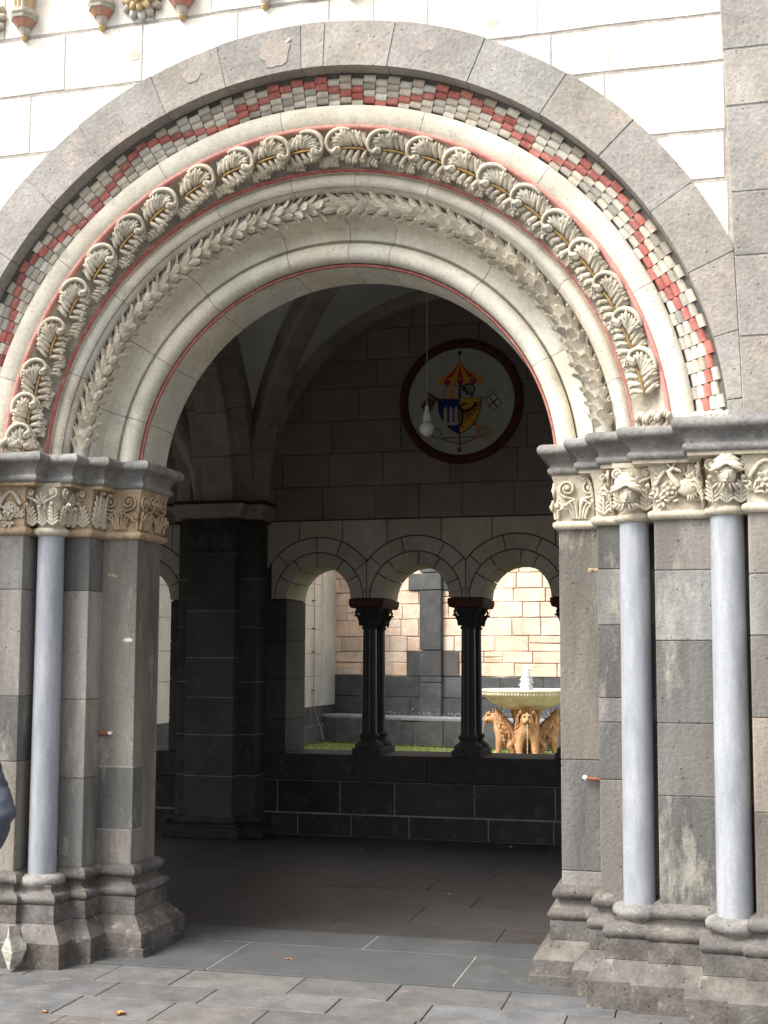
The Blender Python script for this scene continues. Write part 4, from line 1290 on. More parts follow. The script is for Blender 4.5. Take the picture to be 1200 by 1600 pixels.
def transverse(x0, x1):
    mb = MB()
    yc, hy = (YF+YB)/2, (YB-YF)/2
    cuts = [0, 14, 27, 41, 55, 69, 83, 97, 111, 125, 139, 153, 166, 180]
    for a, b in zip(cuts[:-1], cuts[1:]):
        t = tj(.12, .03)
        for xa, xb, r0 in ((x0, x1, hy-.17), (x0+.14, x1-.14, hy-.30)):
            n = 6
            A = [R(a)+.0008+(R(b)-R(a)-.0016)*i/n for i in range(n+1)]
            r1 = hy+.25
            pro = [(yc+r0*math.cos(q), 3.05+.96*r0*math.sin(q)) for q in A]+[(yc+r1*math.cos(q), 3.05+.96*r1*math.sin(q)) for q in reversed(A)]
            mb.prism(pro, xa, xb, 0, t, mp=lambda x, y_, z_: (y_, x, z_))
    mb.build('transverse_arch', M['rib'], vault, bevel=.01)
transverse(-2.78, -2.20); transverse(1.74, 2.32)
m = MB()
m.box(-7.6, 7.6, -.0+.91, YB2+.1, 5.62, 6.0)
m.build('roof_slab', M['rib'], vault)
# end walls of the passage, each with an unseen archway added as daylight fill
for sx, nm in ((-1, 'west'), (1, 'east')):
    m = MB()
    z = 0
    while z < 5.5:
        h = .35; y_ = .92
        while y_ < YB:
            wd = min(rnd.uniform(.28, .42), YB-y_)
            inside = z+h*.5 < 2.6+math.sqrt(max(0, 1.5**2-(y_+wd/2-3.1)**2)) and abs(y_+wd/2-3.1) < 1.5
            if wd > .05 and not inside: m.box(min(sx*7.38, sx*7.6), max(sx*7.38, sx*7.6), y_+.003, y_+wd-.003, z+.003, z+h-.003, 0, tj(.1))
            y_ += wd
        z += h
    q0, q1 = min(sx*7.4, sx*7.7), max(sx*7.4, sx*7.7)
    m.box(q0, q1, .9, 1.55, 0, 5.6); m.box(q0, q1, 4.65, YB2, 0, 5.6); m.box(q0, q1, 1.56, 4.64, 4.15, 5.6)
    o = m.build('end_wall', M['lunette'])
    tag(o, ('left' if sx < 0 else 'right')+' end wall of the dark passage, with an unseen archway added to let daylight in', 'wall')

# ---------------- medallion
med = thing('wall_medallion', 'round painted coat of arms with dark red rim on the lunette wall', 'medallion', (-.23, YB-.02, 3.97))
MX, MZ, MS = -.23, 3.97, .5/531
def mz(zx, zy): return (MX+(zx-578)*MS, MZ-(zy-636)*MS)
def flat(mb, pts, y0, mi=0, t=(1, 1, 1), th=.003):
    mb.prism([mz(*p) for p in pts], YB-y0-th, YB-y0, mi, t)
def flatline(mb, pts, wd, y0, mi=0):
    for (a, b) in zip(pts[:-1], pts[1:]):
        dx, dy = b[0]-a[0], b[1]-a[1]; l = math.hypot(dx, dy) or 1
        nx, ny = -dy/l*wd/2, dx/l*wd/2; ex, ey = dx/l*wd*.3, dy/l*wd*.3
        y0 = y0+.00003
        flat(mb, [(a[0]+nx-ex, a[1]+ny-ey), (b[0]+nx+ex, b[1]+ny+ey), (b[0]-nx+ex, b[1]-ny+ey), (a[0]-nx-ex, a[1]-ny-ey)], y0, mi)
m = MB()
m.prism([(MX+.50*math.cos(2*PI*i/72), MZ+.50*math.sin(2*PI*i/72)) for i in range(72)], YB-.02, YB)
m.build('field', plain('medallion_field', (.40, .42, .40), .8, var=.1), med)
m = MB()
NR = 72
pr = [(.495, -.018), (.505, -.035), (.555, -.040), (.575, -.03), (.578, .0)]
m.grid(lambda i, j: (MX+pr[j][0]*math.cos(2*PI*i/NR), YB+pr[j][1]-.004, MZ+pr[j][0]*math.sin(2*PI*i/NR)), NR, len(pr), 0, cu=True)
m.build('rim', plain('medallion_rim', (.075, .012, .014), .7, var=.3), med)
cols = {'red': (.38, .015, .025), 'gold': (.62, .32, .03), 'blue': (.012, .016, .16), 'cream': (.50, .38, .34), 'black': (.012, .012, .015), 'white': (.50, .50, .46), 'line': (.09, .09, .085), 'maroon': (.13, .03, .03)}
cn = list(cols); CM = [plain('emblem_'+k, v, .7, var=.12, scale=30) for k, v in cols.items()]
ci = {k: i for i, k in enumerate(cn)}
# canopy
m = MB()
edge = [(565, 205), (530, 270), (480, 330), (420, 375), (345, 412)]
def bez(k, n=8):
    # curves from apex to points along the hem
    hx = 345+(800-345)*k/7
    out = []
    for i in range(n+1):
        q = i/n
        out.append((568+(hx-568)*(q**1.45), 200+(412-200)*(q**.80)))
    return out
for k in range(7):
    a, b = bez(k), bez(k+1)
    flat(m, a+b[::-1], .022, ci['red' if k % 2 else 'gold'])
    x0, x1 = 345+65*k, 345+65*(k+1)
    sc = [(x0, 412)]+[((x0+x1)/2-32*math.cos(PI*i/8), 435+38*math.sin(PI*i/8)) for i in range(9)]+[(x1, 412)]
    flat(m, sc, .022, ci['red' if (k+1) % 2 == 0 else 'gold'])
flatline(m, [(345, 412), (800, 412)], 10, .026, ci['gold'])
flat(m, [(568+20*math.cos(i*PI/8), 158+20*math.sin(i*PI/8)) for i in range(16)], .022, ci['black'])
flatline(m, [(568, 135), (568, 205)], 8, .0255, ci['black'])
m.build('canopy_emblem', CM, med)
m = MB()
# crossed keys behind the shield
for s in (1, -1):
    X_ = lambda x: 578+s*(x-578)
    shaftc = ci['white'] if s > 0 else ci['maroon']
    flatline(m, [(X_(915), 535), (X_(400), 900)], 26, .0215, ci['line'])
    flatline(m, [(X_(915), 535), (X_(400), 900)], 16, .0235, shaftc)
    flat(m, [(X_(820), 620), (X_(905), 570), (X_(985), 670), (X_(900), 750)], .0215+.0002, ci['line'])
    flat(m, [(X_(828), 624), (X_(902), 580), (X_(975), 670), (X_(902), 740)], .0245, shaftc)
    flatline(m, [(X_(850), 700), (X_(945), 625)], 14, .0285, ci['line']); flatline(m, [(X_(865), 620), (X_(930), 705)], 14, .0300, ci['line'])
    cx_ = X_(800) if s > 0 else X_(820)
    gc = ci['gold'] if s > 0 else ci['white']
    ring = lambda r_, n=24: [(cx_+r_*math.cos(2*PI*i/n), 945+r_*math.sin(2*PI*i/n)) for i in range(n)]
    flatline(m, ring(75)+[ring(75)[0]], 12, .0235, gc)
    flatline(m, ring(45)+[ring(45)[0]], 8, .0235, ci['maroon'] if s > 0 else ci['line'])
    flatline(m, [(cx_-45, 905), (cx_+45, 985)], 10, .0265, gc)
    flatline(m, [(X_(720), 880), (X_(770), 915)], 26, .0265, gc)
m.build('crossed_keys_emblem', CM, med)
m = MB()
flat(m, [(405, 590), (408, 540), (430, 495), (462, 468), (490, 458), (520, 470), (548, 500), (560, 545), (558, 590)], .027, ci['cream'])
flat(m, [(472, 458), (505, 452), (508, 596), (472, 596)], .0302, ci['gold'])
flat(m, [(400, 588), (560, 588), (560, 608), (400, 608)], .0302, ci['gold'])
flatline(m, [(405, 590), (408, 540), (430, 495), (462, 468), (490, 458), (520, 470), (548, 500), (560, 545), (558, 590)], 6, .0335, ci['line'])
m.build('mitre_emblem', CM, med)
m = MB()
flatline(m, [(568, 460), (568, 610)], 16, .0275, ci['black'])
cr = [(655+58*math.cos(a), 522+50*math.sin(a)) for a in [PI*(.6-i*2*.82/16) for i in range(17)]]
flatline(m, [(568, 480), (610, 500)]+cr[::-1][:0]+cr+[(650, 540)], 14, .0285, ci['black'])
flatline(m, [(690, 560), (690, 610)], 16, .0295, ci['black'])
flatline(m, [(620, 520), (660, 505), (680, 530), (650, 560)], 9, .0330, ci['maroon'])
m.build('crozier_emblem', CM, med)
m = MB()
flat(m, [(355, 604), (570, 620), (570, 960), (510, 930), (450, 885), (400, 820), (365, 740)], .034, ci['blue'])
flat(m, [(570, 620), (780, 600), (775, 700), (740, 810), (690, 885), (630, 930), (570, 960)], .034, ci['gold'])
flatline(m, [(355, 604), (365, 740), (400, 820), (450, 885), (510, 930), (570, 960), (630, 930), (690, 885), (740, 810), (775, 700), (780, 600)], 8, .0372, ci['black'])
for cx_ in (428, 484, 534):
    flat(m, [(cx_-17, 850), (cx_-17, 715), (cx_, 682), (cx_+17, 715), (cx_+17, 850)], .0375, ci['cream'])
flat(m, [(408, 845), (558, 845), (558, 872), (425, 872)], .0380, ci['cream'])
# half eagle
flatline(m, [(578, 720), (575, 690), (600, 668), (630, 665)], 20, .0375, ci['black'])
flatline(m, [(585, 720), (640, 735), (690, 715), (715, 680), (720, 655)], 20, .0385, ci['black'])
for i in range(8):
    a = R(100-i*18)
    x0, y0_ = 610+13*i, 738-6*i
    flatline(m, [(x0, y0_), (x0+78*math.cos(a)*.9, y0_+88*math.sin(a))], 11, .0395, ci['black'])
flatline(m, [(590, 720), (590, 850), (575, 880)], 18, .0405, ci['black']); flatline(m, [(590, 820), (625, 850)], 9, .0412, ci['black']); flatline(m, [(590, 880), (615, 905)], 9, .0412, ci['black'])
m.build('shield_emblem', CM, med)
m = MB()
flatline(m, [(400, 990), (730, 993)], 9, .0215+.005, ci['maroon'])
flatline(m, [(375, 995), (480, 1035), (568, 1060), (650, 1035), (760, 995)], 10, .0275, ci['red'])
flatline(m, [(568, 960), (568, 1075)], 12, .0295, ci['maroon'])
flat(m, [(568, 1070), (590, 1135), (540, 1135)], .0295, ci['maroon'])
m.build('cord_emblem', CM, med)

# ---------------- pendant bulb
bx, by = -.069, 3.1
pb = thing('pendant_bulb', 'unlit white bulb hanging on a thin cord inside the passage', 'light bulb', (bx, by, 5.1))
m = MB(); m.tube([(bx, by, 5.15), (bx, by, 3.47)], .0035, 6); m.build('cord', plain('cord_grey', (.55, .53, .48), .7), pb)
m = MB(); m.lathe([(.006, 3.495), (.014, 3.485), (.017, 3.44), (.026, 3.43), (.028, 3.405), (.031, 3.40), (.031, 3.372), (.022, 3.37)][::-1], (bx, by, 0), 20, smooth=False)
m.build('socket', plain('white_ceramic', (.75, .74, .7), .4), pb)
m = MB(); m.lathe([(.001, 3.262), (.022, 3.266), (.040, 3.280), (.054, 3.300), (.058, 3.318), (.054, 3.342), (.040, 3.360), (.022, 3.374)], (bx, by, 0), 28)
m.build('glass_bulb', plain('opal_glass', (.72, .72, .68), .2, .5), pb)

# ================================================================== COURTYARD
ACX, ACY, AR = .5, 31.8, 14.0
def arcpt(s, rad): # s: arc position measured in metres at radius AR, 0 at x=ACX
    a = s/AR
    return (ACX+rad*math.sin(a), ACY-rad*math.cos(a))
apse = thing('church_apse', 'curved church apse of pinkish stone with dark basalt base beyond the courtyard', 'building', (.5, 18.5, 0))
def curved(mb, s0, s1, z0, z1, rad, depth, mi, t, j=0):
    n = 2 if s1-s0 < 1.2 else 8
    q = lambda: rnd.uniform(-j, j)
    vs = []; 
    for i in range(n):
        s = s0+(s1-s0)*i/(n-1)
        x, y_ = arcpt(s, rad+q()*.4); X_, Y_ = arcpt(s, rad-depth)
        a, b = q(), q()
        vs += [(x, y_, z0+a), (x, y_, z1+b), (X_, Y_, z1+b), (X_, Y_, z0+a)]
    fs = []
    for i in range(n-1):
        for k in range(4):
            fs.append((i*4+k, i*4+(k+1) % 4, (i+1)*4+(k+1) % 4, (i+1)*4+k))
    fs = [f[::-1] for f in fs]
    fs.append((0, 1, 2, 3)); b_ = (n-1)*4; fs.append((b_+3, b_+2, b_+1, b_))
    mb.add(vs, fs, mi, t)
m = MB()
curved(m, -7, 9, 0, 9.5, AR-.008, .4, 0, (1, 1, 1))
M['pinkmortar'] = stone('pink_mortar', (.76, .63, .50), var=.2, scale=7)
m.build('mortar_core', M['pinkmortar'], apse)
m = MB()
z = 1.30
while z < 9:
    h = rnd.choice([.22, .26, .30, .34]) if z < 4.5 else .5
    s = -6.6
    while s < 8:
        wd = rnd.uniform(.3, .85) if z < 4.5 else rnd.uniform(.8, 1.4)
        if z < 4.5 and rnd.random() < .12:
            hh = h*.5
            curved(m, s+.009, s+wd-.009, z+.008, z+hh-.006, AR, .2, 0, tj(.15, .07), .009); curved(m, s+.009, s+wd-.009, z+hh+.006, z+h-.008, AR, .2, 0, tj(.15, .07), .009)
        else: curved(m, s+.009, s+wd-.009, z+.008, z+h-.008, AR, .2, 0, tj(.12, .06), .008)
        s += wd
    z += h
m.build('pink_masonry', M['apse'], apse, bevel=.008, seg=1)
m = MB()
for a, b in ((.0, .53), (.535, .88), (.885, 1.295)):
    s = -6.6
    while s < 8:
        wd = rnd.uniform(.6, 1.3)
        curved(m, s+.004, s+wd-.004, a+.004, b-.004, AR+.03, .2, 0, tj(.15, .02)); s += wd
m.build('basalt_base', M['far'], apse, bevel=.006, seg=1)
def sx(x): # arc position for world x
    return AR*math.asin((x-ACX)/AR)
for xl, xr in ((-3.55, -3.10), (.9, 1.35), (4.6, 5.05)):
    m = MB()
    a, b = sx(xl), sx(xr)
    for z0, z1 in ((.53, 1.18), (1.185, 1.30), (1.305, 1.80), (1.81, 2.98), (2.99, 3.32), (3.33, 4.6), (4.61, 6), (6.01, 8.5)):
        curved(m, a, b, z0, z1-.008, AR+.11, .2, 0, tj(.14, .02))
    curved(m, a-.34, a-.006, 1.305, 1.80, AR+.035, .2, 0, tj(.1)); curved(m, b+.006, b+.34, 1.305, 1.79, AR+.035, .2, 0, (1.15, 1.0, .95))
    curved(m, a-.30, a-.006, 2.99, 3.32, AR+.035, .2, 0, tj(.1)); curved(m, b+.006, b+.3, 2.99, 3.32, AR+.035, .2, 0, tj(.1))
    m.build('pilaster_strip', M['far'], apse, bevel=.006, seg=1)
# bench ring
m = MB()
curved(m, -6.05, 9, 0, .515, AR+.76, .8, 1, (1, 1, 1))
s = -6.05
for wd in [.42, .55, .62, .58, .60, .66, .6, .7, .62, .68, .74, .66, .6, .7, .7, .7, .7, .7, .7, .7, .7]:
    curved(m, s+.006, s+wd-.006, 0, .46, AR+.775, .3, 0, tj(.2, .02)); s += wd
    if s > 8.5: break
m.build('bench', [M['far'], M['lightmortar']], apse, bevel=.006, seg=1)
m = MB()
curved(m, -6.08, 9, .465, .53, AR+.80, .85, 0, (1, 1, 1))
m.build('bench_top', M['farcap'] if 'farcap' in M else stone('pale_bench_top', (.30, .32, .34), (.2, .21, .22), scale=4), apse, bevel=.012)
m = MB()
for _ in range(260):   # salt blooms along the foot of the wall
    s = rnd.uniform(-5.5, -1.0); z_ = .54+abs(rnd.gauss(0, .04))
    x, y_ = arcpt(s, AR+.031); k = rnd.uniform(.005, .018)
    onp = sx(-3.55) < s < sx(-3.10)
    if onp: x, y_ = arcpt(s, AR+.111)
    m.ell((x, y_, z_), ((k, 0, 0), (0, .002, 0), (0, 0, k*rnd.uniform(.6, 1.3))), 7, 4)
m.build('salt_bloom', M['farlight'], apse)['kind'] = 'stuff'

# side wall of the courtyard
sw = thing('courtyard_side_wall', 'patched pale plaster wall with dark foot at the left side of the courtyard', 'wall', (-5.7, 13, 0))
SWX = -5.62
m = MB()
m.box(SWX-.4, SWX, 7.2, 20.5, .70, 4.6)
m.build('plaster', M['plaster'], sw)
m = MB()
for zz_ in (1.28, 1.72, 2.2, 2.66, 3.1):
    m.box(SWX-.01, SWX+.0015, 7.2, 19, zz_, zz_+.012)
m.build('bed_joints', M['lightmortar'], sw)
m = MB()
for yy in (16.05,):
    m.box(SWX-.1, SWX+.06, 18.35, 19.3, .7, 4.7, 0)
m.build('corner_pilaster', M['plaster'], sw, bevel=.01)
m = MB()
y_ = 7.2
while y_ < 19:
    wd = rnd.uniform(.6, 1.1)
    m.box(SWX-.4, SWX+.04, y_+.004, y_+wd-.004, .30, .70, 0, tj(.15)); m.box(SWX-.4, SWX+.13, y_+.004, y_+wd-.004, 0, .29, 0, tj(.15)); y_ += wd
m.tube([(SWX+.06, 7.2, .31), (SWX+.06, 19, .31)], .05, 10)
m.build('basalt_foot', M['far'], sw, bevel=.006, seg=1)
lr = thing('lightning_rod', 'thin lightning conductor wire with clamps down the pale courtyard wall', 'wire', (SWX+.06, 17.75, 0))
m = MB()
m.tube([(SWX+.05, 17.75, 4.6), (SWX+.05, 17.75, .72), (SWX+.10, 17.8, .50), (SWX+.16, 17.85, .30), (SWX+.22, 17.85, .05)], .010, 6)
m.build('wire', plain('rod_metal', (.28, .25, .22), .5, .5, .3), lr)
CLM = plain('clamp_metal', (.2, .12, .09), .6)
for z_ in (1.0, 1.75, 2.2, 2.75, 3.4):
    m = MB(); m.box(SWX, SWX+.07, 17.73, 17.77, z_, z_+.03)
    m.build('clamp', CLM, lr, bevel=.003)

# dark building glimpsed through the left bay opening
gb = thing('gable_building', 'pink stone wall with grey pilaster glimpsed through the leftmost opening', 'building', (-9, 15.5, 0))

# ---------------- fountain
FX, FY = -1.07, 15.35
fo = thing('lion_fountain', 'round stone basin carried by crouching sandstone lions in the courtyard', 'fountain', (FX, FY, 0))
m = MB()
m.lathe([(.14, .78), (.26, .79), (.42, .83), (.57, .90), (.66, .965), (.69, 1.00), (.71, 1.005), (.72, 1.02), (.735, 1.03), (.745, 1.075), (.755, 1.085), (.765, 1.10), (.765, 1.118), (.755, 1.128), (.735, 1.132), (.70, 1.125), (.68, 1.09), (.5, 1.0), (.1, .98)], (FX, FY, 0), 64)
m.build('basin', M['bowl'], fo)
m = MB()
for i in range(90):
    a = 2*PI*i/90
    e = Vector((math.cos(a), math.sin(a), 0)); t_ = Vector((-math.sin(a), math.cos(a), 0))
    m.ell(Vector((FX, FY, 1.052))+e*.738, (t_*.017, e*.014, Vector((0, 0, .028))), 6, 5, 0, tj(.2, .08))
m.build('egg_band', M['bowl'], fo)
m = MB(); m.lathe([(.001, 1.105), (.3, 1.105), (.69, 1.105)], (FX, FY, 0), 48)
M['water'] = plain('pool_water', (.55, .6, .6), .05, .5, 0, .02, 5, .6)
m.build('pool_water', M['water'], fo)
m = MB()
m.lathe([(.15, 0), (.15, .05), (.10, .08), (.095, .70), (.13, .74), (.16, .79), (.16, .80)], (FX, FY, 0), 20)
for i in range(4):
    a = PI/4+i*PI/2
    m.lathe([(.055, 0), (.055, .05), (.042, .06), (.040, .62), (.06, .65), (.055, .68), (.075, .72), (.085, .80), (.085, .86)], (FX+.23*math.cos(a+yaw), FY+.23*math.sin(a+yaw), 0), 14)
m.build('pedestal', M['lion'], fo)
# water jet: a foamy column of clustered drops
m = MB()
jt = plain('white_water', (.97, .97, .97), .8, .5, 0, .03)
prof = [(.105, 1.10), (.10, 1.14), (.090, 1.20), (.078, 1.27), (.066, 1.34), (.058, 1.41), (.048, 1.47), (.034, 1.51), (.004, 1.54)]
m.grid(lambda i, j: (FX+prof[j][0]*math.cos(2*PI*i/20)*(1+.16*math.sin(i*2.3+j*1.9)), FY+prof[j][0]*math.sin(2*PI*i/20)*(1+.16*math.cos(i*1.7+j*2.7)), prof[j][1]), 20, len(prof), 0, cu=True)
for _ in range(90):
    q = rnd.random(); a = rnd.uniform(0, 2*PI); r_ = .10*(1-q*.5)+rnd.uniform(0, .03); k = rnd.uniform(.004, .012)
    m.ell((FX+r_*math.cos(a), FY+r_*math.sin(a), 1.1+q*.42), ((k, 0, 0), (0, k, 0), (0, 0, k*1.5)), 6, 4)
m.build('water_jet', jt, fo)

HOL = plain('dark_hollow', (.07, .04, .025))
def lion_meshes(ang):
    """lion facing outward along direction ang, standing with hindquarters under the pedestal"""
    e = Vector((math.cos(ang), math.sin(ang), 0)); t_ = Vector((-math.sin(ang), math.cos(ang), 0)); Z = Vector((0, 0, 1))
    c0 = Vector((FX, FY, 0))
    Q = lambda u, s, z_: c0+e*u+t_*s+Z*z_
    # skeleton: connected verts with radii
    V = []; Rd = []; E_ = []
    def nd(p, r, par=None):
        V.append(p); Rd.append(r)
        if par is not None: E_.append((par, len(V)-1))
        return len(V)-1
    pel = nd(Q(.17, 0, .36), .11)
    mid = nd(Q(.28, 0, .46), .125, pel)
    che = nd(Q(.40, 0, .50), .155, mid)
    nek = nd(Q(.47, 0, .62), .135, che)
    hd = nd(Q(.55, 0, .66), .105, nek)
    mz_ = nd(Q(.64, 0, .625), .068, hd)
    nd(Q(.685, 0, .605), .050, mz_)
    for s in (-1, 1):
        sh = nd(Q(.44, s*.115, .38), .085, che)
        el = nd(Q(.455, s*.125, .24), .064, sh)
        wr = nd(Q(.47, s*.125, .09), .052, el)
        pw = nd(Q(.50, s*.125, .040), .050, wr)
        nd(Q(.56, s*.125, .032), .038, pw)
        hp = nd(Q(.18, s*.13, .28), .095, pel)
        kn = nd(Q(.31, s*.15, .20), .066, hp)
        hk = nd(Q(.22, s*.15, .08), .042, kn)
        hf = nd(Q(.26, s*.15, .035), .038, hk)
        nd(Q(.34, s*.15, .030), .032, hf)
    me = bpy.data.meshes.new('lion_body'); me.from_pydata([tuple(v) for v in V], E_, []); me.update()
    o = bpy.data.objects.new('lion', me); C.objects.link(o)
    ca = me.color_attributes.new('tint', 'FLOAT_COLOR', 'POINT')
    me.materials.append(M['lionp'])
    sk = o.modifiers.new('skin', 'SKIN'); sk.use_smooth_shade = True
    for i, sv in enumerate(me.skin_vertices[0].data):
        sv.radius = (Rd[i], Rd[i]); sv.use_root = (i == 0)
    q = o.modifiers.new('sub', 'SUBSURF'); q.levels = 2; q.render_levels = 2
    o.parent = fo; o.matrix_parent_inverse = W(fo).inverted()
    # mane of locks
    mb = MB()
    rr = random.Random(int(ang*10))
    for ring in range(9):
        u = .53-.026*ring; zc_ = .655-.036*ring
        rad = .155+.012*ring-.0010*ring*ring
        n = 20
        for i in range(n):
            a = 2*PI*(i+.5*(ring % 2))/n
            d = t_*math.cos(a)+Z*math.sin(a)*.95+e*(-.15)
            if math.sin(a) > .5 and ring > 4: continue
            p_ = Q(u, 0, zc_)+d*rad+e*(.010*ring if math.sin(a) < 0 else 0)
            if p_.z > .80: p_.z = .80
            dr = (-Z*.85-e*.22+d*.14).normalized()
            s_ = dr.cross(d).normalized()
            mb.ell(p_+dr*.012, (s_*.019, d.normalized()*.019, dr*.050*rr.uniform(.8, 1.2)), 6, 5, 0, tj(.20, .08))
    mb.build('mane', M['lion'], o)
    # face
    mb = MB()
    for s in (-1, 1):
        mb.ell(Q(.640, s*.050, .700), (t_*.024, Z*.015, e*.016), 8, 6)
        mb.ell(Q(.675, s*.036, .608), (t_*.040, Z*.032, e*.034), 8, 6)
        mb.ell(Q(.555, s*.105, .765), (t_*.030, Z*.034, e*.016), 8, 6)
        mb.tube([Q(.610, s*.075, .715), Q(.650, s*.045, .728), Q(.665, s*.018, .712)], .014, 6)
    mb.ell(Q(.708, 0, .640), (t_*.028, Z*.020, e*.018), 8, 6)
    mb.tube([Q(.60, 0, .745), Q(.665, 0, .695), Q(.70, 0, .650)], [.026, .024, .020], 7)
    mb.ell(Q(.672, 0, .560), (t_*.036, Z*.018, e*.030), 8, 6)
    mb.build('face', M['lion'], o)
    dk = HOL
    for s in (-1, 1):
        mb = MB(); mb.ell(Q(.656, s*.048, .692), (t_*.011, Z*.010, e*.006), 8, 6); mb.build('eye', dk, o)
    mb = MB(); mb.ell(Q(.690, 0, .582), (t_*.032, Z*.010, e*.018), 8, 5)
    mb.build('mouth', dk, o)
    # water thread from the mouth
    mb = MB()
    pts = [Q(.71+.05*i/6, 0, .580-.56*(i/6)**1.6) for i in range(7)]
    mb.tube(pts, [.004, .0035, .003, .003, .003, .0035, .004], 5)
    mb.build('water_thread', jt, o)
    return o
M['lionp'] = M['lion'].copy(); 
_n = M['lionp'].node_tree
for nd_ in list(_n.nodes):
    if nd_.type == 'ATTRIBUTE':
        for l in list(nd_.outputs['Color'].links):
            s_ = l.to_socket; _n.links.remove(l); s_.default_value = (1, 1, 1, 1)
for i in range(4):
    lion_meshes(-PI/2+R(9)+i*PI/2)

# ================================================================== fallen leaves
lf = plain('dry_leaf', (.36, .17, .07), .8, var=.35, scale=40)
def leaf(x, y_, z_, s, label, rot):
    mb = MB()
    n = 10
    pts = []
    for i in range(n):
        a = 2*PI*i/n; r_ = s*(1+.35*math.cos(3*a+1))*(.75+.25*(i % 2))
        pts.append((x+r_*math.cos(a+rot), y_+r_*.7*math.sin(a+rot), z_+.004+.012*abs(math.sin(a*1.5))*s/.03))
    mb.add(pts+[(x, y_, z_+.003)], [(i, (i+1) % n, n) for i in range(n)])
    mb.add([(p[0], p[1], p[2]-.0015) for p in pts]+[(x, y_, z_+.0015)], [((i+1) % n, i, n) for i in range(n)])
    o = mb.build('fallen_leaf', lf)
    tag(o, label, 'leaf', 'dry leaves lying on the floor')
leaf(-.677, -.564, 0, .032, 'orange dry leaf on the paving in front of the doorway', .4)
leaf(-1.02, -.62, 0, .016, 'small reddish leaf on the paving at the bottom left corner', 1.1)
for i, (x, y_, lab) in enumerate([(-1.70, 5.22, 'tiny leaf at the foot of the parapet nearest the dark pier'), (-1.45, 5.24, 'tiny leaf at the parapet foot, second from the dark pier'), (.25, 5.0, 'tiny dry leaf before the parapet below the fountain'), (-.95, 4.55, 'single dry leaf in the middle of the passage floor at the back'),
                             (.18, 2.7, 'pale dry leaf on the passage floor right of the middle'), (-1.55, 1.75, 'small pale leaf just inside the doorway by the left jamb'), (-.27, .62, 'small pale leaf on the threshold slab')]):
    leaf(x, y_, .002, .022, lab, i*1.3)

# ================================================================== person at the left edge
pr_ = thing('person', 'person in a dark navy jacket at the left edge, only the bent elbow showing', 'person', (-.62, -2.2, 0))
SK = plain('skin', (.52, .33, .25), .6); JK = plain('navy_jacket', (.050, .060, .085), .45, .5, 0, .25, 6); TR = plain('dark_trousers', (.03, .03, .035), .8); HR = plain('brown_hair', (.06, .035, .02), .7); SH = plain('black_shoe', (.02, .02, .02), .4)
def skin_obj(name, nodes, mat, parent, lev=2):
    """nodes: list (pos, radius(or pair), parent index)"""
    me = bpy.data.meshes.new(name)
    me.from_pydata([tuple(n[0]) for n in nodes], [(n[2], i) for i, n in enumerate(nodes) if n[2] is not None], []); me.update()
    o = bpy.data.objects.new(name, me); C.objects.link(o); me.materials.append(mat)
    sk = o.modifiers.new('skin', 'SKIN'); sk.use_smooth_shade = True
    for i, sv in enumerate(me.skin_vertices[0].data):
        r_ = nodes[i][1]; sv.radius = r_ if isinstance(r_, tuple) else (r_, r_); sv.use_root = (i == 0)
    q = o.modifiers.new('sub', 'SUBSURF'); q.levels = lev; q.render_levels = lev
    o.parent = parent; o.matrix_parent_inverse = W(parent).inverted()
    return o
# facing towards -x,+y (looking at the doorway from its left side); right arm bent, elbow pointing to the camera's right
pc = Vector((-.70, -2.2, -.045)); fdir = Vector((-.55, .83, 0)).normalized(); rdir = Vector((.83, .55, 0)).normalized()
H = lambda f_, r_, z_: pc+fdir*f_+rdir*r_+Vector((0, 0, z_))
body = [(H(0, 0, .95), .125, None), (H(0, 0, 1.12), .12, 0), (H(.0, 0, 1.32), .135, 1), (H(-.01, 0, 1.46), .075, 2), (H(.01, 0, 1.54), .055, 3), (H(.02, 0, 1.64), .085, 4), (H(.02, 0, 1.74), .085, 5)]
for s in (-1, 1):
    b = len(body)
    body += [(H(-.01, s*.17, 1.42), .055, 2), (H(-.06, s*.255, 1.26), .045, b), (H(-.10, s*.305, 1.085), .038, b+1), (H(.03, s*.27, 1.00), .033, b+2), (H(.13, s*.20, .95), .026, b+3)]
    b = len(body)
    body += [(H(0, s*.095, .86), .085, 0), (H(.01, s*.11, .50), .058, b), (H(-.02, s*.12, .12), .04, b+1), (H(.0, s*.12, .05), .042, b+2), (H(.14, s*.13, .035), .035, b+3)]
bo = skin_obj('body', body, SK, pr_)
jk = [(H(0, 0, .90), .165, None), (H(0, 0, 1.10), .155, 0), (H(.0, 0, 1.32), .165, 1), (H(-.01, 0, 1.47), .09, 2), (H(0, 0, 1.51), .075, 3)]
for s in (-1, 1):
    b = len(jk)
    jk += [(H(-.01, s*.18, 1.42), .085, 2), (H(-.06, s*.262, 1.26), .073, b), (H(-.105, s*.312, 1.095), .068, b+1), (H(-.02, s*.295, 1.03), .060, b+2), (H(.09, s*.225, .975), .050, b+3)]
jo = skin_obj('jacket', jk, JK, pr_, 3)
tx = bpy.data.textures.new('folds', 'CLOUDS'); tx.noise_scale = .10; tx.noise_type = 'HARD_NOISE'
dm = jo.modifiers.new('folds', 'DISPLACE'); dm.texture = tx; dm.strength = .045; dm.texture_coords = 'GLOBAL'
tr = [(H(0, 0, .93), .135, None)]
for s in (-1, 1):
    b = len(tr); tr += [(H(0, s*.095, .85), .10, 0), (H(.01, s*.11, .50), .078, b), (H(-.02, s*.12, .09), .062, b+1)]
skin_obj('trousers', tr, TR, pr_)
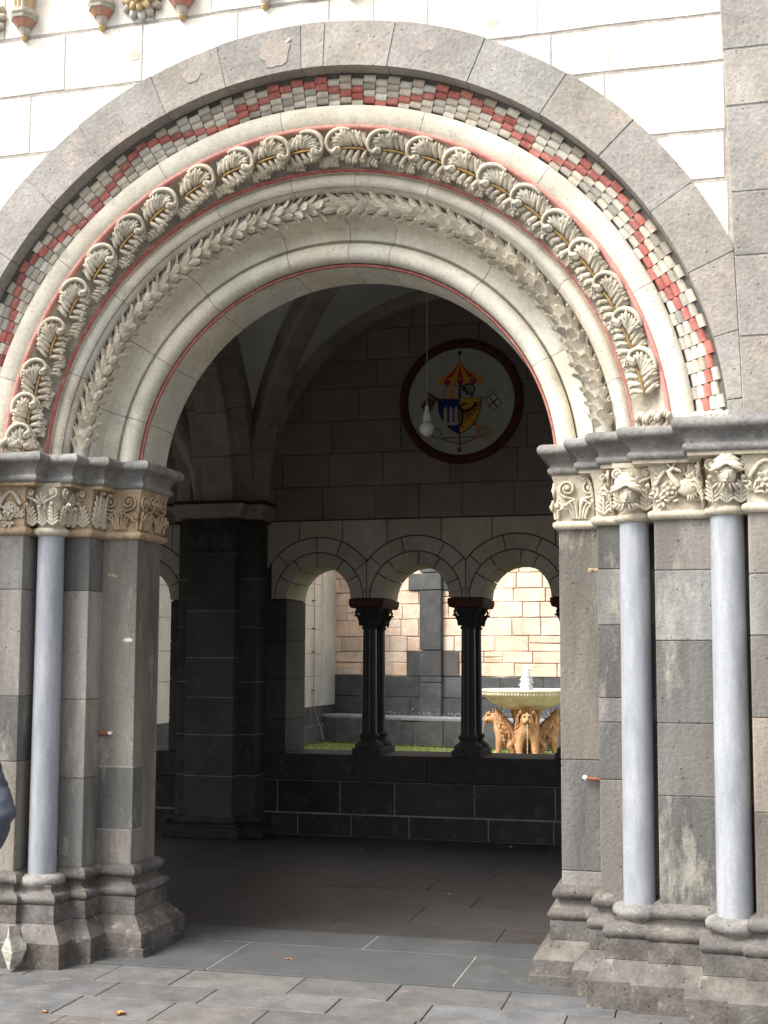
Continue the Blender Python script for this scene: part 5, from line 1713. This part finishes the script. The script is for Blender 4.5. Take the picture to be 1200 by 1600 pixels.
for s in (-1, 1):
    mb = MB(); A_ = H(.05, s*.125, .045)
    mb.ell(A_, (rdir*.05, Vector((0, 0, .045)), fdir*.15), 12, 8); mb.build('shoe', SH, pr_)
    # hand: palm, four fingers and a thumb
    hd_ = [(H(.13, s*.20, .95), .024, None), (H(.165, s*.175, .935), (.034, .016), 0), (H(.20, s*.155, .92), (.036, .014), 1)]
    mb = MB()
    mb.ell(H(.175, s*.17, .935), (rdir*.018, Vector((0, 0, .040)), fdir*.05), 10, 8)
    for q in range(4):
        z_ = .965-.02*q; l = (.07, .078, .072, .058)[q]
        mb.tube([H(.21, s*.155, z_-.005), H(.21+l*.5, s*.135, z_-.012), H(.21+l*.8, s*.105, z_-.02), H(.21+l*.85, s*.085, z_-.024)], [.0095, .009, .008, .006], 7)
    mb.tube([H(.155, s*.165, .965), H(.185, s*.145, .99), H(.215, s*.130, .995)], [.012, .010, .008], 7)
    mb.build('hand', SK, bo)
mb = MB()
hc = H(.03, 0, 1.68)
mb.ell(H(-.015, 0, 1.715), (rdir*.088, Vector((0, 0, .095)), fdir*.10), 16, 12); mb.build('hair', HR, pr_)
mb = MB()
mb.ell(hc+fdir*.015-Vector((0, 0, .01)), (rdir*.072, Vector((0, 0, .11)), fdir*.088), 16, 12)
mb.tube([hc+fdir*.10+Vector((0, 0, .02)), hc+fdir*.12-Vector((0, 0, .02))], [.008, .013], 7)
mb.tube([hc+fdir*.093-rdir*.025-Vector((0, 0, .055)), hc+fdir*.099-Vector((0, 0, .055)), hc+fdir*.093+rdir*.025-Vector((0, 0, .055))], .006, 6)
for s in (-1, 1):
    mb.ell(hc+rdir*s*.076+Vector((0, 0, -.0)), (rdir*.012, Vector((0, 0, .03)), fdir*.018), 8, 6)
mb.build('head', SK, bo)
for s in (-1, 1):
    mb = MB(); mb.ell(hc+fdir*.097+rdir*s*.03+Vector((0, 0, .012)), (rdir*.012, Vector((0, 0, .006)), fdir*.006), 8, 6); mb.build('eye', SH, bo)

# empty placeholder removed if it has no children
if not gb.children:
    bpy.data.objects.remove(gb)
